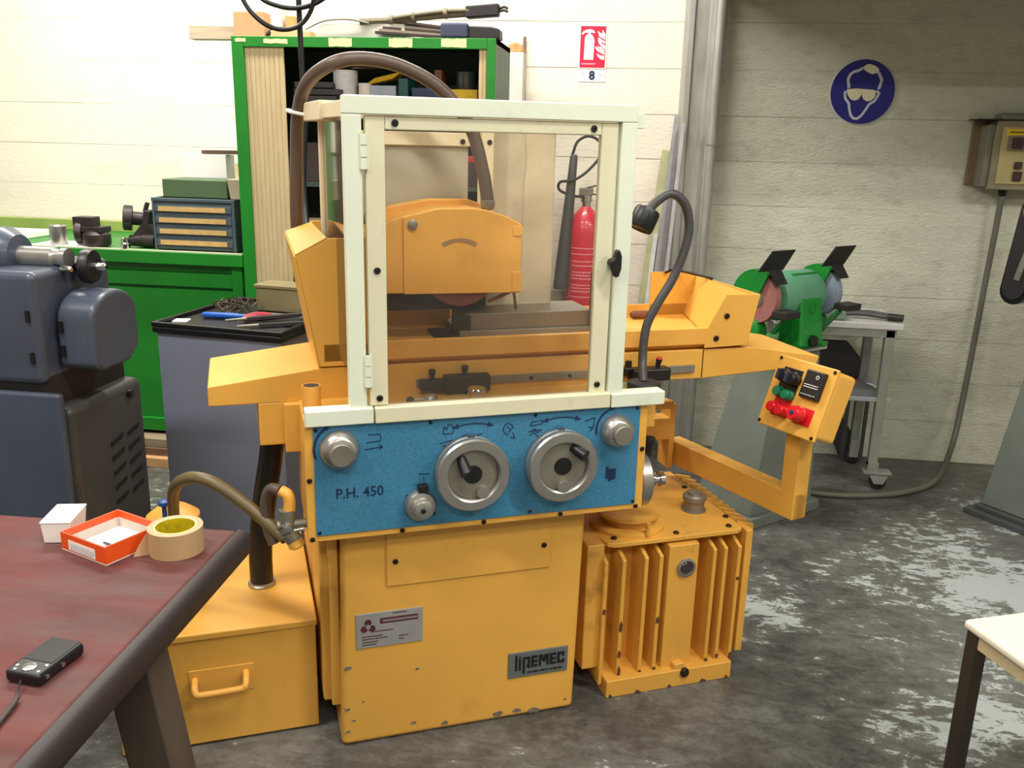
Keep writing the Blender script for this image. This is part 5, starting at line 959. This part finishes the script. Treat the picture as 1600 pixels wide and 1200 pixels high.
for k, z in enumerate((0.008, 0.012, 0.016)):
    x = 0.028
    while x < 0.092: w = rs.uniform(0.003, 0.008); pr.box(x, x+w, -0.0012, -0.0008, z, z+0.0012); x += w+0.002
pp_ = pr.build('label_print', mat('faint_grey_print', (150, 150, 158), 0.6), ob); pp_['kind'] = 'stuff'
pl_ = tag(MB().loft([(0.045, 0.03, 0.0025), (0.10, 0.035, 0.0025), (0.10, 0.10, 0.0025), (0.05, 0.105, 0.0025)], [(0.045, 0.03, 0.004), (0.10, 0.035, 0.006), (0.10, 0.10, 0.014), (0.05, 0.105, 0.005)]).build('plastic_sachet', mat('clear_sachet', (226, 222, 228), 0.2), loc=(-1.014, 1.371, 0.7205), rot=(0, 0, R(-22))), 'clear plastic sachet inside the orange box', 'sachet')
MB().box(0.055, 0.08, 0.045, 0.05, 0.008, 0.0095).build('sachet_print', ink, pl_)
tp = tag(empty('tape_roll', (-0.808, 1.408, 0.7205)), 'roll of brown packing tape with yellow core on the red table', 'tape')
TO, TI = 0.049, 0.038
MB().lathe((0, 0, 0), (0, 0, 1), [(TI, 0), (TO, 0), (TO, 0.048), (TI, 0.048), (TI, 0.0)], 48).build('tape_winding', mat('brown_tape', (186, 154, 112), 0.4, var=0.05), tp)
MB().lathe((0, 0, 0), (0, 0, 1), [(TI-0.003, 0), (TI, 0), (TI, 0.0485), (TI-0.003, 0.0485), (TI-0.003, 0)], 48).build('card_core', mat('pale_core', (226, 206, 150), 0.6), tp)
MB().lathe((0, 0, 0), (0, 0, 1), [(TI-0.0036, 0.001), (TI-0.003, 0.001), (TI-0.003, 0.047), (TI-0.0036, 0.047), (TI-0.0036, 0.001)], 48).build('core_print', mat('yellow_core_print', (190, 170, 10), 0.5, var=0.3, scale=60), tp)
MB().slab([(-0.038, -0.030, 0.0), (-0.060, -0.046, 0.001), (-0.052, -0.040, 0.02), (-0.043, -0.026, 0.040)], 0.001).build('tape_end', mat('tape_end', (206, 166, 128), 0.45), tp)
dc = tag(empty('digital_camera', (-0.803, 1.022, 0.7205), R(84)), 'black compact digital camera lying on the red table', 'camera')
dc.scale = (0.88, 0.9, 0.95)
MB().box(-0.052, 0.052, -0.032, 0.032, 0, 0.020).build('camera_body', black, dc, bevel=0.006, seg=3)
MB().box(-0.016, 0.049, -0.026, 0.027, 0.0195, 0.0208).build('screen', mat('grey_screen', (66, 66, 68), 0.12, coat=0.4), dc)
MB().lathe((-0.034, 0.0, 0.0195), (0, 0, 1), [(0.011, 0), (0.011, 0.0015), (0.007, 0.0018), (0.007, 0.001), (0, 0.001)], 20).build('control_dial', chrome, dc)
for x, y in ((-0.034, 0.022), (-0.022, -0.022), (-0.040, -0.022), (-0.044, 0.018)): MB().lathe((x, y, 0.0195), (0, 0, 1), [(0.003, 0), (0.003, 0.001), (0, 0.0012)], 10).build('button', chrome, dc)
for x in (-0.035, 0.0): MB().lathe((x, -0.0325, 0.010), (0, -1, 0), [(0.004, -0.002), (0.004, 0.001), (0, 0.0012)], 10).build('side_button', chrome, dc)
cw = tag(empty('camera_cord'), 'dark wrist cord trailing from the camera to the table edge', 'cord')
MB().tube([(-0.806, 0.972, 0.731), (-0.800, 0.958, 0.727), (-0.794, 0.945, 0.725)], 0.0014, 6).build('loop', black, cw)
MB().tube([(-0.790, 0.942, 0.7265), (-0.785, 0.925, 0.726), (-0.780, 0.895, 0.725), (-0.775, 0.85, 0.7245), (-0.80, 0.78, 0.7245)], 0.0038, 8).build('strap', mat('dark_grey_strap', (70, 62, 62), 0.6), cw)

# ============================================================ BENCH GRINDER on pedestal
ua = R(42); u2 = Vector((math.cos(ua), math.sin(ua), 0)); v2 = Vector((-math.sin(ua), math.cos(ua), 0))
PD = tag(empty('grinder_pedestal', (0.516, 3.328, 0), ua), 'grey-green tapered steel pedestal on a thick base plate', 'pedestal')
MB().box(0, 0.43, 0, 0.34, 0, 0.045).build('base_plate', ped_grey, PD, bevel=0.004)
MB().loft([(0.02, 0.02, 0.045), (0.40, 0.02, 0.045), (0.40, 0.31, 0.045), (0.02, 0.31, 0.045)], [(0.145, 0.05, 0.69), (0.385, 0.05, 0.69), (0.385, 0.24, 0.69), (0.145, 0.24, 0.69)]).build('column', ped_grey, PD, bevel=0.004)
MB().box(0.13, 0.40, 0.03, 0.26, 0.69, 0.705).build('top_plate', mat('pale_plate', (176, 172, 156), 0.5), PD, bevel=0.003)
BG = tag(empty('bench_grinder', (0.516, 3.328, 0.706), ua), 'green double-wheel bench grinder with raised black eye shields', 'bench grinder')
gm = mat('green_grinder_paint', (16, 122, 40), 0.4, var=0.15, scale=8, dirt=(128, 164, 140), dirt_amt=0.5, dirt_scale=4); gdk = mat('dusty_green_motor', (86, 142, 112), 0.5, var=0.15, scale=6, dirt=(150, 170, 158), dirt_amt=0.7, dirt_scale=4)
gx, gy, gz = 0.265, 0.13, 0.20
MB().box(0.14, 0.39, 0.02, 0.25, 0, 0.018).build('foot', gm, BG, bevel=0.003)
MB().loft([(0.195, 0.005, 0.01), (0.34, 0.005, 0.01), (0.34, 0.12, 0.01), (0.195, 0.12, 0.01)], [(0.205, 0.028, 0.20), (0.330, 0.028, 0.20), (0.330, 0.12, 0.20), (0.205, 0.12, 0.20)]).build('support', gm, BG, bevel=0.012)
MB().lathe((gx-0.13, gy, gz), (1, 0, 0), [(0.05, 0), (0.08, 0.012), (0.096, 0.04), (0.096, 0.22), (0.08, 0.248), (0.05, 0.26)], 36).build('motor_housing', gdk, BG)
MB().lathe((0.265, 0.004, 0.035), (0, -1, 0.1), [(0.024, 0), (0.022, 0.012), (0, 0.014)], 20).build('switch', black, BG)
MB().lathe((0.267, 0.022, 0.16), (0, -1, 0.1), [(0.018, 0), (0.018, 0.003), (0.015, 0.003), (0.015, 0.001), (0, 0.001)], 20).build('badge', gm, BG)
MB().bar((gx-0.06, gy-0.04, gz+0.088), (gx+0.10, gy-0.04, gz+0.088), 0.012, 0.006).build('housing_rib', gm, BG)
for side, wm in ((-1, wheel_red), (1, mat('grey_blue_abrasive', (128, 140, 156), 0.9, var=0.08, scale=80, bump=0.2, bscale=250))):
    cx = gx+side*0.185
    MB().cyl((gx+side*0.12, gy, gz), (cx, gy, gz), 0.022).build('shaft', steel_dull, BG)
    MB().lathe((cx-0.016, gy, gz), (1, 0, 0), [(0.02, 0), (0.093, 0), (0.095, 0.002), (0.095, 0.030), (0.093, 0.032), (0.02, 0.032)], 40).build('abrasive_wheel', wm, BG)
    MB().lathe((cx-0.024, gy, gz), (1, 0, 0), [(0.012, 0), (0.034, 0.004), (0.034, 0.044), (0.012, 0.048)], 24).build('wheel_flange', steel, BG)
    gp = [(gy+0.112*math.cos(R(a)), gz+0.112*math.sin(R(a))) for a in range(-60, 121, 12)]
    MB().prism(gp+[(gy-0.02, gz+0.02)], 'x', cx-0.030, cx-0.023).build('guard_plate', gm, BG)
    MB().prism(gp+[(gy-0.02, gz+0.02)], 'x', cx+0.023, cx+0.030).build('guard_plate', gm, BG)
    hoop = MB()
    for a, b_ in zip(range(-60, 120, 12), range(-48, 132, 12)):
        pa = [(gy+r_*math.cos(R(t_)), gz+r_*math.sin(R(t_))) for r_, t_ in ((0.106, a), (0.113, a), (0.113, b_), (0.106, b_))]
        hoop.prism(pa, 'x', cx-0.023, cx+0.023)
    hoop.build('guard_band', gm, BG)
    MB().slab([(cx-0.085, gy-0.05, gz+0.112), (cx+0.055, gy-0.05, gz+0.112), (cx+0.075, gy-0.085, gz+0.192), (cx-0.055, gy-0.085, gz+0.192)], 0.004).build('eye_shield', black_matte, BG)
    MB().slab([(cx-0.03, gy-0.10, gz+0.065), (cx+0.03, gy-0.10, gz+0.065), (cx+0.035, gy-0.058, gz+0.115), (cx-0.035, gy-0.058, gz+0.115)], 0.004).build('spark_guard', black_matte, BG)
    MB().bar((cx-0.045, gy-0.05, gz+0.114), (cx+0.045, gy-0.05, gz+0.114), 0.008, 0.006).build('shield_bar', steel_dull, BG)
    MB().box(cx-0.04, cx+0.045, gy-0.165, gy-0.10, gz-0.055, gz-0.03).build('tool_rest', black_matte, BG, bevel=0.002)
    MB().bar((cx+0.03*side*-1, gy-0.12, gz-0.06), (cx+0.03*side*-1, gy-0.06, gz-0.13), 0.03, 0.012).build('rest_bracket', gm, BG)
    MB().lathe((cx-0.028, gy+0.02, 0.07), (1, 0, 0), [(0.05, 0), (0.054, 0.003), (0.054, 0.05), (0.05, 0.053)], 24).build('lower_guard', gm, BG)

# ============================================================ STEEL SIDE TABLE by the wall
ST = tag(empty('steel_side_table'), 'small grey steel table on casters behind the bench grinder', 'table')
stm = mat('grey_tube_paint', (128, 130, 120), 0.45, var=0.12, scale=10)
MB().box(0.62, 1.155, 3.88, 4.26, 0.728, 0.755).build('table_top', mat('dusty_light_top', (188, 186, 184), 0.6, var=0.1, scale=8), ST, bevel=0.004)
for x, y in ((1.085, 3.885), (1.085, 4.22), (0.64, 4.22)): MB().box(x, x+0.04, y, y+0.035, 0.11, 0.728).build('leg', stm, ST, bevel=0.003)
MB().box(0.62, 1.13, 3.885, 3.90, 0.695, 0.728).build('apron', stm, ST)
MB().box(0.88, 1.145, 3.89, 4.24, 0.405, 0.425).build('shelf', mat('grey_shelf', (150, 154, 158), 0.45), ST, bevel=0.004)
MB().loft([(0.90, 3.90, 0.425), (1.13, 3.90, 0.425), (1.13, 4.1, 0.425), (0.90, 4.1, 0.425)], [(0.92, 4.0, 0.47), (1.05, 4.0, 0.47), (1.05, 4.1, 0.47), (0.92, 4.1, 0.47)]).build('shelf_lip', mat('dark_grey_sheet', (96, 98, 102), 0.5), ST)
for x in (0.965, 1.045): MB().box(x, x+0.014, 3.895, 3.91, 0.13, 0.405).build('shelf_stay', black_matte, ST)
MB().box(1.085, 1.13, 3.88, 3.925, 0.085, 0.13).build('caster_stem', stm, ST)
MB().box(1.07, 1.19, 3.875, 3.935, 0.075, 0.087).build('caster_plate', stm, ST, bevel=0.002)
MB().prism([(1.09, 0.08), (1.18, 0.08), (1.16, 0.03), (1.12, 0.03)], 'y', 3.882, 3.888).build('caster_fork', zinc, ST); MB().prism([(1.09, 0.08), (1.18, 0.08), (1.16, 0.03), (1.12, 0.03)], 'y', 3.922, 3.928).build('caster_fork', zinc, ST)
MB().lathe((1.14, 3.890, 0.036), (0, 1, 0), [(0.03, 0), (0.036, 0.004), (0.036, 0.026), (0.03, 0.03)], 24).build('caster_wheel', black_matte, ST)
for x, y in ((1.105, 4.235), (0.66, 4.235)): MB().lathe((x, y-0.015, 0.036), (0, 1, 0), [(0.03, 0), (0.036, 0.004), (0.036, 0.026), (0.03, 0.03)], 20).build('caster_wheel', black_matte, ST); MB().box(x-0.02, x+0.02, y-0.02, y+0.02, 0.036, 0.12).build('caster_fork', zinc, ST)
tt = tag(empty('cutting_torch', (0.93, 3.95, 0.757)), 'dark hand tool with grey handles on the side table', 'hand tool')
MB().tube([(0, 0.03, 0.018), (0.08, 0.02, 0.022), (0.16, 0.0, 0.016), (0.21, -0.03, 0.018)], 0.011, 8).build('handle', mat('dark_grey_handle', (70, 70, 72), 0.5), tt); MB().tube([(0.03, 0.05, 0.02), (0.1, 0.05, 0.026), (0.17, 0.03, 0.02), (0.2, 0.01, 0.018)], 0.008, 8).build('lever', mat('dark_grey_handle', (70, 70, 72), 0.5), tt); MB().cyl((0.17, -0.01, 0.018), (0.225, -0.035, 0.018), 0.016).build('grip', black_matte, tt)
tag(MB().box(0.70, 0.92, 3.90, 4.06, 0.756, 0.80).build('grey_tray', mat('grey_green_tray', (112, 130, 118), 0.5), bevel=0.01), 'grey-green tray on the side table behind the grinder', 'tray')
fs_ = tag(empty('face_shield', (0.93, 4.02, 0.426)), 'black welding face shield standing on the side table shelf', 'face shield')
MB().loft([(-0.10, 0, 0.0), (0.10, 0, 0.0), (0.105, -0.01, 0.14), (0.03, -0.02, 0.225), (-0.10, -0.02, 0.225)], [(-0.10, 0.07, 0.0), (0.08, 0.07, 0.0), (0.085, 0.07, 0.14), (0.02, 0.07, 0.20), (-0.10, 0.07, 0.20)]).build('shell', mat('black_shield', (26, 18, 20), 0.35), fs_, bevel=0.008)
MB().box(0.03, 0.10, -0.02, 0.0, 0.0, 0.05).build('red_strap', mat('dark_red_cloth', (130, 20, 36), 0.6), fs_, bevel=0.006)
MB().tube([(0.10, -0.02, 0.04), (0.16, -0.03, 0.03), (0.19, -0.03, 0.0)], 0.003, 6).build('cord', white_print, fs_)
tag(MB().prism([(0.985, 0.26), (1.02, 0.26), (1.115, 0.11), (1.10, 0.02), (1.05, 0.02), (1.0, 0.12), (0.975, 0.20)], 'y', 4.24, 4.29).build('dust_scoop', mat('black_scoop', (44, 42, 42), 0.5), bevel=0.008), 'black dust scoop leaning under the side table', 'scoop')

# ============================================================ STOOL at the right
SL = tag(empty('stool', (0.772, 1.882, 0), R(22)), 'stool with pale wooden seat and dark square legs, lower right corner', 'stool')
sl_m = mat('pale_ply_seat', (232, 224, 206), 0.45, var=0.05, scale=5, stretch=(1, 6, 1)); lgm = mat('dark_grey_tube', (66, 58, 50), 0.4, 0.4, var=0.15, scale=8)
MB().box(0, 0.40, -0.40, 0, 0.447, 0.470).build('seat', sl_m, SL, bevel=0.010, seg=3)
MB().box(0.012, 0.03, -0.36, -0.04, 0.415, 0.447).build('apron', mat('pale_ply_apron', (206, 188, 150), 0.5), SL); MB().box(0.04, 0.36, -0.03, -0.012, 0.415, 0.447).build('apron', mat('pale_ply_apron', (206, 188, 150), 0.5), SL)
for x in (0.008, 0.360):
    for y in (-0.392, -0.040): MB().box(x, x+0.032, y, y+0.032, 0, 0.447).build('leg', lgm, SL, bevel=0.002)

# ============================================================ BELT GRINDER at the right edge
BD = tag(empty('belt_grinder', (1.44, 3.70, 0), R(-52)), 'belt grinder with black rounded guard on a grey column, right edge', 'belt grinder')
MB().box(0, 0.42, 0, 0.34, 0, 0.025).build('base_plate', mat('dark_base_steel', (70, 72, 72), 0.5), BD, bevel=0.004)
MB().box(0.03, 0.40, 0.03, 0.31, 0.025, 0.045).build('base_step', mat('dark_base_steel', (70, 72, 72), 0.5), BD, bevel=0.004)
MB().loft([(0.04, 0.05, 0.045), (0.36, 0.05, 0.045), (0.36, 0.30, 0.045), (0.04, 0.30, 0.045)], [(0.115, 0.12, 0.80), (0.29, 0.12, 0.80), (0.29, 0.26, 0.80), (0.115, 0.26, 0.80)]).build('column', ped_grey, BD, bevel=0.006)
MB().box(0.10, 0.31, 0.10, 0.28, 0.80, 0.83).build('head_plate', mat('brown_steel_plate', (110, 96, 84), 0.5), BD, bevel=0.003)
MB().box(0.13, 0.29, 0.12, 0.27, 0.83, 0.92).build('neck', mat('maroon_grey_paint', (84, 70, 74), 0.45), BD, bevel=0.006)
MB().box(0.07, 0.40, 0.06, 0.30, 0.90, 1.16).build('motor_body', mat('maroon_grey_paint', (84, 70, 74), 0.45), BD, bevel=0.04, seg=4)
gp = []
for cx_, cz_, a0, a1 in ((0.06, 1.255, 0, 180), (0.03, 0.945, 180, 360)):
    for a in range(a0, a1+1, 20): gp.append((cx_+0.055*math.cos(R(a)), cz_+0.055*math.sin(R(a))))
MB().prism(gp, 'y', 0.03, 0.13).build('belt_guard', mat('black_gloss_guard', (24, 22, 26), 0.25), BD, bevel=0.006)
MB().prism([(x*0.82+0.008, (z-1.1)*0.9+1.1) for x, z in gp], 'y', 0.024, 0.031).build('guard_inset', mat('black_inset', (40, 38, 42), 0.4), BD)
MB().bar((0.045, 0.020, 0.99), (0.075, 0.020, 1.13), 0.022, 0.01, up=(0, 1, 0)).build('work_rest', steel, BD)
MB().lathe((0.06, 0.025, 1.255), (0, -1, 0), [(0.036, 0), (0.036, 0.006), (0.026, 0.008), (0.024, 0.004), (0, 0.004)], 24).build('pulley_badge', steel_dull, BD)
